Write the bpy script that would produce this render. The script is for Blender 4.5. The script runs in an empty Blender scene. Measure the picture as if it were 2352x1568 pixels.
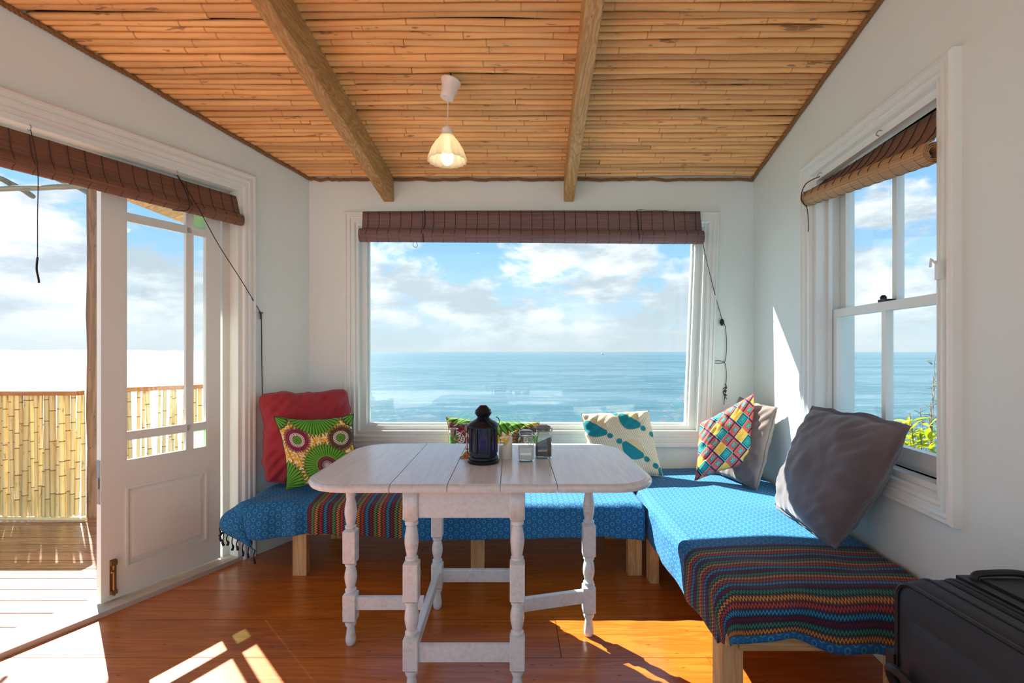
import bpy, math, random
from mathutils import Vector, Matrix, noise
random.seed(7)
S = bpy.context.scene
COL = S.collection
# ------------------------------------------------------------------ camera
H = 1.175; F = 1100.0
cam_d = bpy.data.cameras.new('camera'); cam = bpy.data.objects.new('camera', cam_d); COL.objects.link(cam)
cam.location = (0, 0, H); cam.rotation_euler = (math.pi/2, 0, 0)
cam_d.sensor_width = 36.0; cam_d.lens = F/2352*36; cam_d.shift_y = 23/2352; cam_d.clip_end = 90000; cam_d.clip_start = .02
S.camera = cam
S.view_settings.view_transform = 'Standard'; S.view_settings.look = 'None'; S.view_settings.gamma = 1
S.view_settings.use_curve_mapping = False
S.view_settings.exposure = 1.03

def lin(c):
    return tuple(((x/255)/12.92 if x/255 <= .04045 else ((x/255+.055)/1.055)**2.4) for x in c)
# ------------------------------------------------------------------ node expression helper
class E:
    nt = None
    def __init__(s, k): s.k = k
    def __add__(a, b): return m('ADD', a, b)
    def __radd__(a, b): return m('ADD', b, a)
    def __sub__(a, b): return m('SUBTRACT', a, b)
    def __rsub__(a, b): return m('SUBTRACT', b, a)
    def __mul__(a, b): return m('MULTIPLY', a, b)
    def __rmul__(a, b): return m('MULTIPLY', b, a)
    def __truediv__(a, b): return m('DIVIDE', a, b)
    def __neg__(a): return m('MULTIPLY', a, -1.0)
def put(sock, v):
    if isinstance(v, E): E.nt.links.new(v.k, sock)
    elif isinstance(v, (tuple, list)):
        sock.default_value = (tuple(v)+(1.0,))[:len(sock.default_value)]
    else: sock.default_value = v
def nd(t, **kw):
    n = E.nt.nodes.new(t)
    for k, v in kw.items(): setattr(n, k, v)
    return n
def m(op, a, b=None, c=None, clamp=False):
    n = nd('ShaderNodeMath', operation=op, use_clamp=clamp); put(n.inputs[0], a)
    if b is not None: put(n.inputs[1], b)
    if c is not None: put(n.inputs[2], c)
    return E(n.outputs[0])
def lt(a, b): return m('LESS_THAN', a, b)
def gt(a, b): return m('GREATER_THAN', a, b)
def frac(a): return m('FRACT', a)
def flr(a): return m('FLOOR', a)
def ab(a): return m('ABSOLUTE', a)
def mn(a, b): return m('MINIMUM', a, b)
def mx(a, b): return m('MAXIMUM', a, b)
def sn(a): return m('SINE', a)
def length(x, y): return m('SQRT', x*x + y*y)
def tri(a): return ab(frac(a)*2.0 - 1.0)
def ss(a, lo, hi):
    n = nd('ShaderNodeMapRange', interpolation_type='SMOOTHSTEP'); put(n.inputs[0], a)
    n.inputs[1].default_value = lo; n.inputs[2].default_value = hi
    return E(n.outputs[0])
def mix(f, a, b):
    n = nd('ShaderNodeMix', data_type='RGBA'); put(n.inputs[0], f); put(n.inputs[6], a); put(n.inputs[7], b)
    return E(n.outputs[2])
def mul(f, a, b):
    n = nd('ShaderNodeMix', data_type='RGBA', blend_type='MULTIPLY'); put(n.inputs[0], f); put(n.inputs[6], a); put(n.inputs[7], b)
    return E(n.outputs[2])
def xyz(v):
    n = nd('ShaderNodeSeparateXYZ'); put(n.inputs[0], v); return [E(o) for o in n.outputs]
def comb(x, y, z):
    n = nd('ShaderNodeCombineXYZ'); put(n.inputs[0], x); put(n.inputs[1], y); put(n.inputs[2], z); return E(n.outputs[0])
def coord(k='Object'): return E(nd('ShaderNodeTexCoord').outputs[k])
def rnd(): return E(nd('ShaderNodeObjectInfo').outputs['Random'])
def noi(v, scale, detail=4, rough=.55, dist=0.0, dim='3D'):
    n = nd('ShaderNodeTexNoise'); put(n.inputs['Vector'], v)
    n.inputs['Scale'].default_value = scale; n.inputs['Detail'].default_value = detail
    n.inputs['Roughness'].default_value = rough; n.inputs['Distortion'].default_value = dist
    return E(n.outputs['Fac'])
def scl(v, sx, sy, sz, off=None):
    n = nd('ShaderNodeMapping'); put(n.inputs['Vector'], v); n.inputs['Scale'].default_value = (sx, sy, sz)
    if off is not None: put(n.inputs['Location'], off)
    return E(n.outputs[0])
def ramp(f, *stops):
    n = nd('ShaderNodeValToRGB'); put(n.inputs[0], f); el = n.color_ramp.elements
    while len(el) < len(stops): el.new(.5)
    for e, (p, c) in zip(el, stops): e.position = p; e.color = tuple(c)+(1.0,)
    return E(n.outputs[0])
def bump(h, strength=.3, dist=.01):
    n = nd('ShaderNodeBump'); put(n.inputs['Height'], h)
    n.inputs['Strength'].default_value = strength; n.inputs['Distance'].default_value = dist
    return E(n.outputs[0])
def begin(name):
    mt = bpy.data.materials.new(name); mt.use_nodes = True; E.nt = mt.node_tree; E.nt.nodes.clear(); return mt
def out(sh, mt):
    o = nd('ShaderNodeOutputMaterial'); E.nt.links.new(sh.k if isinstance(sh, E) else sh, o.inputs[0]); return mt
def prin(base, rough=.5, nrm=None, **kw):
    n = nd('ShaderNodeBsdfPrincipled'); put(n.inputs['Base Color'], base); put(n.inputs['Roughness'], rough)
    if nrm is not None: put(n.inputs['Normal'], nrm)
    for k, v in kw.items(): put(n.inputs[k.replace('_', ' ')], v)
    return E(n.outputs[0])
def shmix(f, a, b):
    n = nd('ShaderNodeMixShader'); put(n.inputs[0], f); put(n.inputs[1], a); put(n.inputs[2], b); return E(n.outputs[0])
# ------------------------------------------------------------------ world: sky with clouds
SUN_EL = math.radians(41.0)
SUN_DIR = Vector((.69*math.cos(SUN_EL), -.724*math.cos(SUN_EL), -math.sin(SUN_EL)))   # travel direction
W = bpy.data.worlds.new('world'); S.world = W; W.use_nodes = True; E.nt = W.node_tree; E.nt.nodes.clear()
x, y, z = xyz(coord('Generated'))
el = m('ARCSINE', z); az = m('ARCTAN2', x, y)
base = ramp(el*1.6, (0, (.52, .66, .76)), (.10, (.45, .67, .86)), (.36, (.28, .54, .86)), (1, (.16, .40, .80)))
cv = comb(az*1.0+.35, el*1.75, 0.0)
n1 = noi(cv, 4.2, 8, .58, .25)
n2 = noi(comb(az*1.0+3.3, el*4.5, 5.0), 3.0, 6, .6)
bank = ss(el, .40, .12)                       # cloud bank thins out with height, all round
dens = ss(n1 + bank*.13 - .02, .51, .60)
low = ss(el, .16, .02)
dens = mx(dens, ss(n2, .40, .62)*low)
shade = ss(noi(comb(az+.30, el*2.6+.10, 2.0), 4.0, 6, .6), .40, .60)
cloud = mix(shade, (.92, .95, .98), (.48, .56, .62))
sky = mix(dens*.95, base, cloud)
haze = ss(el, .12, -.01)
sky = mix(haze*.85, sky, (.53, .62, .67))
bg = nd('ShaderNodeBackground'); put(bg.inputs[0], sky); bg.inputs[1].default_value = .68
wo = nd('ShaderNodeOutputWorld'); E.nt.links.new(bg.outputs[0], wo.inputs[0])
# ------------------------------------------------------------------ sun
sd = bpy.data.lights.new('sun', 'SUN'); sd.energy = 10.0; sd.angle = .0093; sd.color = (1, .97, .86)
so = bpy.data.objects.new('sun', sd); COL.objects.link(so)
so.rotation_euler = (-SUN_DIR).to_track_quat('Z', 'Y').to_euler(); so.location = (-6, 8, 9)

# ------------------------------------------------------------------ object helpers
def tag(o, label=None, cat=None, group=None, kind=None):
    if label: o['label'] = label
    if cat: o['category'] = cat
    if group: o['group'] = group
    if kind: o['kind'] = kind
    return o
def empty(name, loc, label=None, cat=None, group=None, kind=None):
    o = bpy.data.objects.new(name, None); COL.objects.link(o); o.location = loc; o.empty_display_size = .1
    return tag(o, label, cat, group, kind)
class MB:
    def __init__(s): s.v = []; s.f = []; s.uv = {}
    def add(s, vs, fs, uvs=None):
        b = len(s.v); s.v += [tuple(p) for p in vs]
        for i, f in enumerate(fs):
            if uvs: s.uv[len(s.f)] = [uvs[k] for k in f]
            s.f.append([k+b for k in f])
        return s
    def box(s, p0, p1):
        (a, b, c), (d, e, f) = p0, p1
        return s.hexa([(a,b,c),(d,b,c),(d,e,c),(a,e,c)], [(a,b,f),(d,b,f),(d,e,f),(a,e,f)])
    def hexa(s, lo, hi):
        n = len(lo)
        return s.add(list(lo)+list(hi), [list(range(n))[::-1], list(range(n, 2*n))] + [[i, (i+1) % n, n+(i+1) % n, n+i] for i in range(n)])
    def rings(s, rs, cap=True, closed=False, uvf=None):
        n = len(rs[0]); vs = [p for r in rs for p in r]; fs = []
        for i in range(len(rs)-1+(1 if closed else 0)):
            a = i*n; b = ((i+1) % len(rs))*n
            for k in range(n): fs.append([a+k, a+(k+1) % n, b+(k+1) % n, b+k])
        if cap and not closed: fs += [list(range(n))[::-1], [len(vs)-n+k for k in range(n)]]
        return s.add(vs, fs)
    def lathe(s, prof, c=(0, 0, 0), n=16, cap=True, rot=0.0, fl=None):
        rs = []
        for r, z in prof:
            rs.append([(c[0]+(r if not fl else r*fl(2*math.pi*k/n, z))*math.cos(2*math.pi*k/n+rot), c[1]+(r if not fl else r*fl(2*math.pi*k/n, z))*math.sin(2*math.pi*k/n+rot), c[2]+z) for k in range(n)])
        return s.rings(rs, cap)
    def tube(s, pts, r, n=6, closed=False):
        pts = [Vector(p) for p in pts]; rs = []
        up = Vector((0, 0, 1)); N = len(pts); t0 = (pts[1]-pts[0]).normalized()
        if abs(t0.dot(up)) > .9: up = Vector((1, 0, 0))
        for i, p in enumerate(pts):
            t = (pts[(i+1) % N if closed else min(i+1, N-1)] - pts[(i-1) % N if closed else max(i-1, 0)])
            if t.length < 1e-9: t = t0
            t.normalize(); a = up - t*up.dot(t)
            if a.length < 1e-6: a = t.orthogonal()
            a.normalize(); b = t.cross(a); up = a
            rr = r[i] if isinstance(r, (list, tuple)) else r
            rs.append([p + a*(rr*math.cos(2*math.pi*k/n)) + b*(rr*math.sin(2*math.pi*k/n)) for k in range(n)])
        return s.rings(rs, not closed, closed)
    def sheet(s, nu, nv, fn, flip=False):          # fn(i/nu, j/nv) -> (pos, uv)
        b = [fn(i/nu, j/nv) for j in range(nv+1) for i in range(nu+1)]
        fs = []
        for j in range(nv):
            for i in range(nu):
                q = [j*(nu+1)+i, j*(nu+1)+i+1, (j+1)*(nu+1)+i+1, (j+1)*(nu+1)+i]
                fs.append(q[::-1] if flip else q)
        return s.add([p for p, _ in b], fs, [u for _, u in b])
    def build(s, name, mat, parent=None, smooth=False, origin=None, mats=None):
        me = bpy.data.meshes.new(name)
        vs = s.v
        if origin is not None: vs = [(a-origin[0], b-origin[1], c-origin[2]) for a, b, c in s.v]
        elif parent is not None:
            w = parent_loc(parent); vs = [(a-w[0], b-w[1], c-w[2]) for a, b, c in s.v]
        me.from_pydata(vs, [], s.f)
        if s.uv:
            ul = me.uv_layers.new(name='UVMap')
            for fi, uvs in s.uv.items():
                for k, li in enumerate(me.polygons[fi].loop_indices): ul.data[li].uv = uvs[k]
        me.update()
        for mm in (mats or [mat]): me.materials.append(mm)
        if smooth:
            for p in me.polygons: p.use_smooth = True
            try: me.set_sharp_from_angle(angle=math.radians(42 if smooth is True else smooth))
            except Exception: pass
        o = bpy.data.objects.new(name, me); COL.objects.link(o)
        if origin is not None: o.location = origin
        if parent is not None: o.parent = parent
        return o
def parent_loc(o):
    v = Vector((0, 0, 0))
    while o is not None: v += o.location; o = o.parent
    return v
def bez(pts, n=10):                                 # catmull-rom through points
    P = [Vector(p) for p in pts]; r = []
    for i in range(len(P)-1):
        a, b, c, d = P[max(i-1, 0)], P[i], P[i+1], P[min(i+2, len(P)-1)]
        for k in range(n):
            t = k/n
            r.append(.5*((2*b)+(-a+c)*t+(2*a-5*b+4*c-d)*t*t+(-a+3*b-3*c+d)*t**3))
    r.append(P[-1]); return r
class Frame:                                        # wall frame: s along wall, t outward, z up
    def __init__(f, o, al, n): f.o = Vector((o[0], o[1], 0)); f.al = Vector((al[0], al[1], 0)); f.n = Vector((n[0], n[1], 0))
    def p(f, s, z, t=0.0):
        q = f.o + f.al*s + f.n*t; return (q.x, q.y, z)
    def prism(f, mb, poly, t0, t1): return mb.hexa([f.p(s, z, t0) for s, z in poly], [f.p(s, z, t1) for s, z in poly])
    def rect(f, mb, s0, s1, z0, z1, t0, t1): return f.prism(mb, [(s0, z0), (s1, z0), (s1, z1), (s0, z1)], t0, t1)
BW = 3.12                                           # back wall
FL = Frame((-1.32, BW), (-.4501, -.8930), (-.8930, .4501))
FR = Frame((1.574, BW), (-.1221, -.9925), (.9925, -.1221))
FB = Frame((0, BW), (1, 0), (0, 1))
def zc(y): return 2.83 - .171*y                     # visible ceiling
def xl(y): return -2.892 + .504*y                   # left wall inner face
def xr(y): return 1.19 + .123*y                     # right wall inner face
REAR = -2.2
# ------------------------------------------------------------------ materials
def M_wall():
    mt = begin('wall_paint'); c = coord(); n = noi(c, 2.2, 5); f = noi(c, 60, 3)
    col = mix(n, lin((224, 237, 234)), lin((232, 243, 241)))
    return out(prin(col, .62, bump(f+noi(c, 9, 3)*2.0, .08, .003)), mt)
def M_white(name='white_gloss', c0=(228, 235, 231), rough=.32):
    mt = begin(name); c = coord(); n = noi(c, 8, 4)
    col = mix(n, lin(c0), lin(tuple(min(255, k+9) for k in c0)))
    return out(prin(col, rough, bump(noi(c, 40, 3), .02, .001)), mt)
def M_wood(name, c1, c2, c3, axis=0, rough=.45, ring=14, coat=0.0, knots=True, bumpy=.12):
    mt = begin(name); c = coord(); r = rnd()
    off = comb(r*37.0, r*19.0, r*11.0)
    sc = [9.0, 9.0, 9.0]; sc[axis] = .9
    v = scl(c, *sc, off=off)
    n = noi(v, 1.0, 4, .5, .6)
    g = frac(n*float(ring)); g = tri(n*float(ring))
    sc2 = [90.0, 90.0, 90.0]; sc2[axis] = 3.0
    fine = noi(scl(c, *sc2, off=off), 1.0, 3)
    col = mix(ss(g, .1, .9), c1, c2); col = mix(ss(fine, .35, .75)*.55, col, c3)
    if knots:
        sk = [6.0, 6.0, 6.0]; sk[axis] = 2.2
        kn = nd('ShaderNodeTexVoronoi'); put(kn.inputs['Vector'], scl(c, *sk, off=off)); d = E(kn.outputs['Distance'])
        col = mix(ss(d, .14, .03)*.8, col, tuple(k*.28 for k in c3))
    col = mul(1.0, col, ramp(r, (0, (.84, .84, .84)), (1, (1.12, 1.1, 1.06))))
    return out(prin(col, rough, bump(fine+g*.4, bumpy, .003), Coat_Weight=coat, Coat_Roughness=.22), mt)
def M_plain(name, c, rough=.5, metal=0.0, var=.12, scale=30, bs=.08, **kw):
    mt = begin(name); cc = coord(); n = noi(cc, scale, 4)
    col = mix(n, tuple(k*(1-var) for k in c), tuple(min(1, k*(1+var)) for k in c))
    return out(prin(col, rough, bump(n, bs, .002), Metallic=metal, **kw), mt)
def M_glass(name='window_glass', tint=(.97, .99, .985), refl=1.0, bmp=0.0, vscale=45):
    mt = begin(name); lw = nd('ShaderNodeLayerWeight'); lw.inputs[0].default_value = .5; fr = lw
    tr = nd('ShaderNodeBsdfTransparent'); put(tr.inputs[0], tint)
    gl = nd('ShaderNodeBsdfGlossy'); gl.inputs['Roughness'].default_value = .02 if not bmp else .12
    if bmp:
        tn = nd('ShaderNodeBsdfTranslucent'); put(tn.inputs[0], tuple(k*.8 for k in tint)); vn = nd('ShaderNodeTexVoronoi'); put(vn.inputs['Vector'], coord()); vn.inputs['Scale'].default_value = vscale
        b = bump(E(vn.outputs['Distance']), 1.0, bmp); put(gl.inputs['Normal'], b)
    return out(shmix(m('POWER', E(lw.outputs['Facing']), 5.0)*.94*refl+.035*refl, shmix(.55, E(tr.outputs[0]), E(tn.outputs[0])) if bmp else E(tr.outputs[0]), E(gl.outputs[0])), mt)
WALL = M_wall(); WHITE = M_white(); WHITE2 = M_white('door_white', (224, 229, 223), .38)
FLOORM = M_wood('floor_wood', (.48, .128, .013), (.60, .175, .020), (.30, .070, .009), 0, .28, 9, .35, True, .03)
BEAMM = M_wood('beam_pine', lin((214, 174, 116)), lin((190, 146, 90)), lin((160, 116, 66)), 1, .6, 16)
PINE = M_wood('bench_pine', lin((222, 184, 132)), lin((205, 160, 105)), lin((180, 132, 80)), 2, .6, 12)
PINEX = M_wood('bench_pine_board', lin((222, 184, 132)), lin((205, 160, 105)), lin((180, 132, 80)), 0, .6, 12)
DECKM = M_wood('deck_wood', lin((164, 104, 70)), lin((140, 84, 54)), lin((112, 64, 40)), 0, .24, 8, .4)
POSTM = M_wood('post_wood', lin((150, 112, 84)), lin((126, 92, 68)), lin((104, 74, 52)), 2, .7, 8)
RAILM = M_wood('rail_wood', lin((196, 128, 74)), lin((176, 108, 58)), lin((150, 86, 44)), 0, .6, 8)
GLASS = M_glass(); GREENGLASS = M_glass('green_glass', (.66, .92, .68), 1.4, .01, 60)
DARKMETAL = M_plain('dark_metal', lin((38, 40, 46)), .38, .55, .2)
STEEL = M_plain('steel', lin((170, 170, 172)), .28, 1.0, .08)
CORD = M_plain('dark_cord', lin((44, 34, 32)), .8)
def M_reed(name, a, b, c, axis=0, transl=0.0):
    mt = begin(name); cc = coord(); r = rnd(); off = comb(r*31.0, r*17.0, r*7.0)
    sc = [40.0]*3; sc[axis] = 1.6; sc3 = [38.0]*3; sc3[axis] = 8.0
    n = noi(scl(cc, *sc, off=off), 1.0, 4, .6); s2 = noi(scl(cc, *sc3, off=off), 1.0, 3, .6)
    lowf = noi(scl(cc, 3, 3, 3, off=off), 1.0, 2)
    col = mix(ss(n, .3, .7), a, b); col = mix(ss(lowf, .45, .75)*.5, col, tuple(k*1.18 for k in a))
    col = mix(ss(s2, .63, .70)*.7, col, c)
    col = mul(1.0, col, ramp(r, (0, (.72, .70, .68)), (.5, (1, 1, 1)), (1, (1.12, 1.08, 1.0))))
    p = prin(col, .5, bump(n, .10, .002))
    if transl:
        t = nd('ShaderNodeBsdfTranslucent'); put(t.inputs[0], col); p = shmix(transl, p, E(t.outputs[0]))
    return out(p, mt)
REED = M_reed('ceiling_reed', lin((242, 194, 130)), lin((228, 172, 108)), lin((118, 84, 62)))
REEDN = M_plain('reed_node', lin((206, 148, 90)), .7)
BAMBOO = M_reed('bamboo_pole', lin((232, 206, 146)), lin((222, 194, 134)), lin((150, 126, 84)), 2, .03)
STICK = M_reed('branch_bark', lin((150, 140, 120)), lin((120, 110, 96)), lin((80, 70, 60)), 0)
ROPE = M_plain('jute_rope', lin((140, 100, 58)), .9, 0, .3, 200)
BACKING = M_plain('ceiling_backing', lin((40, 26, 16)), .9)  # shade in the gaps between reeds put into this dark colour
# ------------------------------------------------------------------ setting: floor
ground = MB().hexa([(xl(REAR)-.2, REAR, -.05), (xr(REAR)+.2, REAR, -.05), (xr(BW)+.2, BW+.2, -.05), (xl(BW)-.1, BW+.2, -.05)],
                   [(xl(REAR)-.2, REAR, -.022), (xr(REAR)+.2, REAR, -.022), (xr(BW)+.2, BW+.2, -.022), (xl(BW)-.1, BW+.2, -.022)])
floor = tag(ground.build('floor', BACKING), 'polished orange-brown timber plank floor of the room', 'floor', kind='structure')
PW = .2615; y0 = 1.838 + PW*5
row = 0; yy = y0
while yy > REAR:
    ya, yb = yy-PW, yy
    ya_, yb_ = max(ya, REAR)+.0015, min(yb, BW+.02)-.0015
    if yb_ > ya_:
        la, ra = xl(ya_)-.02, xr(ya_)+.02; lb, rb = xl(yb_)-.02, xr(yb_)+.02
        cuts = [None]
        if abs(ya-1.838) < .01: cuts = [.19]
        elif row % 3 == 1: cuts = [-.9+.37*(row % 4)]
        elif row % 3 == 2: cuts = [.75]
        xs = [None]+[c for c in cuts if c is not None]+[None]
        for i in range(len(xs)-1):
            l0 = la if xs[i] is None else xs[i]+.0012; l1 = lb if xs[i] is None else xs[i]+.0012
            r0 = ra if xs[i+1] is None else xs[i+1]-.0012; r1 = rb if xs[i+1] is None else xs[i+1]-.0012
            d = random.uniform(-.0006, .0)
            MB().hexa([(l0, ya_, -.022), (r0, ya_, -.022), (r1, yb_, -.022), (l1, yb_, -.022)],
                      [(l0, ya_, d), (r0, ya_, d), (r1, yb_, d), (l1, yb_, d)]).build('plank', FLOORM, floor)
    yy -= PW; row += 1
# ------------------------------------------------------------------ walls
WT = .16
def wall(name, fr, polys, label, mat=WALL, t1=WT):
    b = MB()
    for p in polys: fr.prism(b, p, 0, t1)
    return tag(b.build(name, mat), label, 'wall', kind='structure')
def top_l(s): return zc(BW-.893*s)+.14
def top_r(q): return zc(BW-.9925*q)+.14
# back wall with skewed window opening
WX0, WZ0, WZ1 = -1.018, .636, 2.01
def wxr(z): return 1.226 + (z-WZ0)/(WZ1-WZ0)*.05
tb = zc(BW)+.14
wall('wall_back', FB, [[(-1.5, -.05), (WX0, -.05), (WX0, tb), (-1.5, tb)],
                       [(WX0, -.05), (wxr(WZ0), -.05), (wxr(WZ0), WZ0), (WX0, WZ0)],
                       [(WX0, WZ1), (wxr(WZ1), WZ1), (wxr(WZ1), tb), (WX0, tb)],
                       [(wxr(WZ0), -.05), (1.75, -.05), (1.75, tb), (wxr(WZ1), tb), (wxr(WZ1), WZ1), (wxr(WZ0), WZ0)]],
     'off-white plaster wall around the big sea window', t1=WT)
DS0, DS1, DZ = .4625, 1.75, 2.10                    # door opening in left wall
LEND = (BW-REAR)/.893
wall('wall_left', FL, [[(0, -.05), (DS0, -.05), (DS0, top_l(DS0)), (0, top_l(0))],
                       [(DS0, DZ), (DS1, DZ), (DS1, top_l(DS1)), (DS0, top_l(DS0))],
                       [(DS1, -.05), (2.3, -.05), (2.3, top_l(2.3)), (DS1, top_l(DS1))],
                       [(2.3, 2.42), (4.9, 2.42), (4.9, top_l(4.9)), (2.3, top_l(2.3))],  # lintel of a second, unseen doorway added to let in daylight
                       [(4.9, -.05), (LEND, -.05), (LEND, top_l(LEND)), (4.9, top_l(4.9))]],
     'off-white splayed wall with the glazed deck doors')
RQ0, RQ1, RZ0, RZ1 = .785, 1.60, .72, 2.03           # right window opening
REND = (BW-REAR)/.9925
wall('wall_right', FR, [[(0, -.05), (RQ0, -.05), (RQ0, top_r(RQ0)), (0, top_r(0))],
                        [(RQ0, -.05), (RQ1, -.05), (RQ1, RZ0), (RQ0, RZ0)],
                        [(RQ0, RZ1), (RQ1, RZ1), (RQ1, top_r(RQ1)), (RQ0, top_r(RQ0))],
                        [(RQ1, -.05), (REND, -.05), (REND, top_r(REND)), (RQ1, top_r(RQ1))]],
     'off-white wall with the sash window above the blue bench')
FRR = Frame((0, REAR), (1, 0), (0, -1))
xa, xb, tr_ = xl(REAR)-.2, xr(REAR)+.2, zc(REAR)+.14
wall('wall_rear', FRR, [[(xa, -.05), (xa+.5, -.05), (xa+.5, tr_), (xa, tr_)], [(xb-.2, -.05), (xb, -.05), (xb, tr_), (xb-.2, tr_)],
                        [(xa+.5, 3.08), (xb-.2, 3.08), (xb-.2, tr_), (xa+.5, tr_)]], 'off-white wall behind the viewer with a wide opening added for daylight')  # unseen rear opening, added to let more daylight into the room
# ------------------------------------------------------------------ ceiling: backing + reeds
cb = MB().hexa([(xl(REAR)-.5, REAR-.3, zc(REAR-.3)+.045), (xr(REAR)+.6, REAR-.3, zc(REAR-.3)+.045), (1.95, BW+.35, zc(BW+.35)+.045), (-1.75, BW+.35, zc(BW+.35)+.045)],
               [(xl(REAR)-.5, REAR-.3, zc(REAR-.3)+.13), (xr(REAR)+.6, REAR-.3, zc(REAR-.3)+.13), (1.95, BW+.35, zc(BW+.35)+.13), (-1.75, BW+.35, zc(BW+.35)+.13)])
ceiling = tag(cb.build('ceiling', BACKING), 'sloping ceiling lined with split tan reeds', 'ceiling', kind='structure')
def reed(x0, x1, y, r, seed):
    rg = random.Random(seed); pts = []; rad = []
    xx = x0; nodes = [x0]
    while xx < x1:
        xx += rg.uniform(.28, .62); nodes.append(min(xx, x1))
    ph = rg.uniform(0, 100); k = rg.uniform(.9, 1.1)
    def P(x):
        oy = (noise.noise((x*1.1+ph, y*3, 0))*.013 + noise.noise((x*3.3+ph, y*9, 4))*.006)
        oz = noise.noise((x*1.6+ph, 7, y))*.006
        yy_ = y+oy
        return (x, yy_, zc(yy_)+r+.002+oz)
    for a, b in zip(nodes[:-1], nodes[1:]):
        if b-a < .03: continue
        for f, q in ((0, 1.06), (.006/(b-a), .975), (.3, .98), (.65, 1.0), (1-.012/(b-a), .98)):
            x = a+(b-a)*f; pts.append(P(x)); rad.append(r*q*(1+.05*noise.noise((x*2+ph, 1, 1))))
    pts.append(P(x1)); rad.append(r)
    return MB().tube(pts, rad, 8), (len(pts)-1)//5
yy = BW-.014; i = 0
while yy > REAR:
    r = random.uniform(.0145, .0215); yy -= r*1.02
    a, b = xl(yy)-.03, xr(yy)+.03
    if i % 2 == 0 and yy > -.5:
        c = random.uniform(a+.5, b-.5)
        segs = [(a, c), (c+.003, b)]
    else: segs = [(a, b)]
    for q, (s0, s1) in enumerate(segs):
        mb_, nn_ = reed(s0, s1, yy, r*random.uniform(.93, 1.05), i*3+q)
        ro = mb_.build('reed', REED, ceiling, smooth=60, mats=[REED, REEDN])
        for j_ in range(1, nn_):
            for k_ in range(8): ro.data.polygons[j_*40+k_].material_index = 1
    yy -= r*1.02; i += 1
# ------------------------------------------------------------------ beams
def beam(xb0, w, label, group):
    b = MB(); bx = lambda yv: xb0 + (yv-BW)*.055
    lo = []; hi = []
    g = .004
    for yv in (REAR, BW+.02):
        x0 = bx(yv); z1 = zc(yv)+.03; z0 = zc(yv)-.147
        lo.append([(x0+g, yv, z0), (x0+w-g, yv, z0), (x0+w, yv, z0+g), (x0+w, yv, z1), (x0, yv, z1), (x0, yv, z0+g)])
    b.rings(lo)
    o = b.build('ceiling_beam', BEAMM)
    return tag(o, label, 'beam', group)
beam(-.835, .066, 'knotty pine ceiling beam left of the pendant lamp', 'ceiling beams')
beam(.338, .064, 'knotty pine ceiling beam right of the pendant lamp', 'ceiling beams')
# ------------------------------------------------------------------ rope trims
def rope(name, pts, label, r=.0105, parent=None):
    P = [Vector(p) for p in pts]; L = sum((P[i+1]-P[i]).length for i in range(len(P)-1))
    n = int(L/.006); b = MB(); path = []
    acc = 0; i = 0; seg = (P[1]-P[0]).length
    for k in range(n+1):
        d = L*k/n
        while i < len(P)-2 and d > acc+seg: acc += seg; i += 1; seg = (P[i+1]-P[i]).length
        path.append(P[i].lerp(P[i+1], (d-acc)/seg))
    tdir = (P[-1]-P[0]).normalized(); u = tdir.cross(Vector((0, 0, 1))).normalized(); w = tdir.cross(u)
    for s in range(3):
        ph = s*2*math.pi/3
        b.tube([p+u*(r*.5*math.cos(ph+2*math.pi*k*.006/.045))+w*(r*.5*math.sin(ph+2*math.pi*k*.006/.045)) for k, p in enumerate(path)], r*.58, 5)
    o = b.build(name, ROPE, parent, smooth=True)
    return o
def rope_line(a, b_, sag=.004, n=30, seed=0):
    A, B = Vector(a), Vector(b_)
    return [A.lerp(B, k/n)+Vector((0, 0, noise.noise((k*.35, seed, 0))*sag)) for k in range(n+1)]
zb = zc(BW)-.006
t1 = empty('trim_1', (0, BW-.012, zb), 'twisted jute rope trim along the top of the window wall', 'rope', kind='structure')
for a, b_, sd_ in ((-1.31, -.84, 1), (-.765, .335, 2), (.405, 1.565, 3)):
    rope('rope', rope_line((a, BW-.012, zb), (b_, BW-.012, zb), .012, 30, sd_), '', parent=t1)
def side_line(xf, s, ya, yb): return rope_line((xf(ya)+s*.012, ya, zc(ya)-.006), (xf(yb)+s*.012, yb, zc(yb)-.006), .008, 40, 5)
o = rope('trim_2', side_line(xl, 1, BW-.01, .4), ''); tag(o, 'twisted jute rope trim above the deck doors', 'rope', kind='structure')
o = rope('trim_3', side_line(xr, -1, BW-.01, .4), ''); tag(o, 'twisted jute rope trim above the sash window', 'rope', kind='structure')
# ------------------------------------------------------------------ mouldings
PROF = [(0, 0), (0, .020), (.10, .026), (.22, .026), (.26, .019), (.42, .019), (.46, .024), (.58, .024), (.62, .016), (.78, .016), (.82, .020), (.93, .018), (1, .010), (1, 0)]
def casing(fr, outer, inner, closed=True, prof=PROF, k=1.0, tbase=0.0):
    b = MB(); n = len(outer); rs = []
    for i in range(n):
        rs.append([fr.p(outer[i][0]+(inner[i][0]-outer[i][0])*f, outer[i][1]+(inner[i][1]-outer[i][1])*f, tbase-h*k) for f, h in prof])
    return b.rings(rs, cap=not closed, closed=closed)
def frame4(fr, q, w, t0, t1):                       # rectangular frame inside quad q, width w list (l,r,b,t)
    pass
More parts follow.
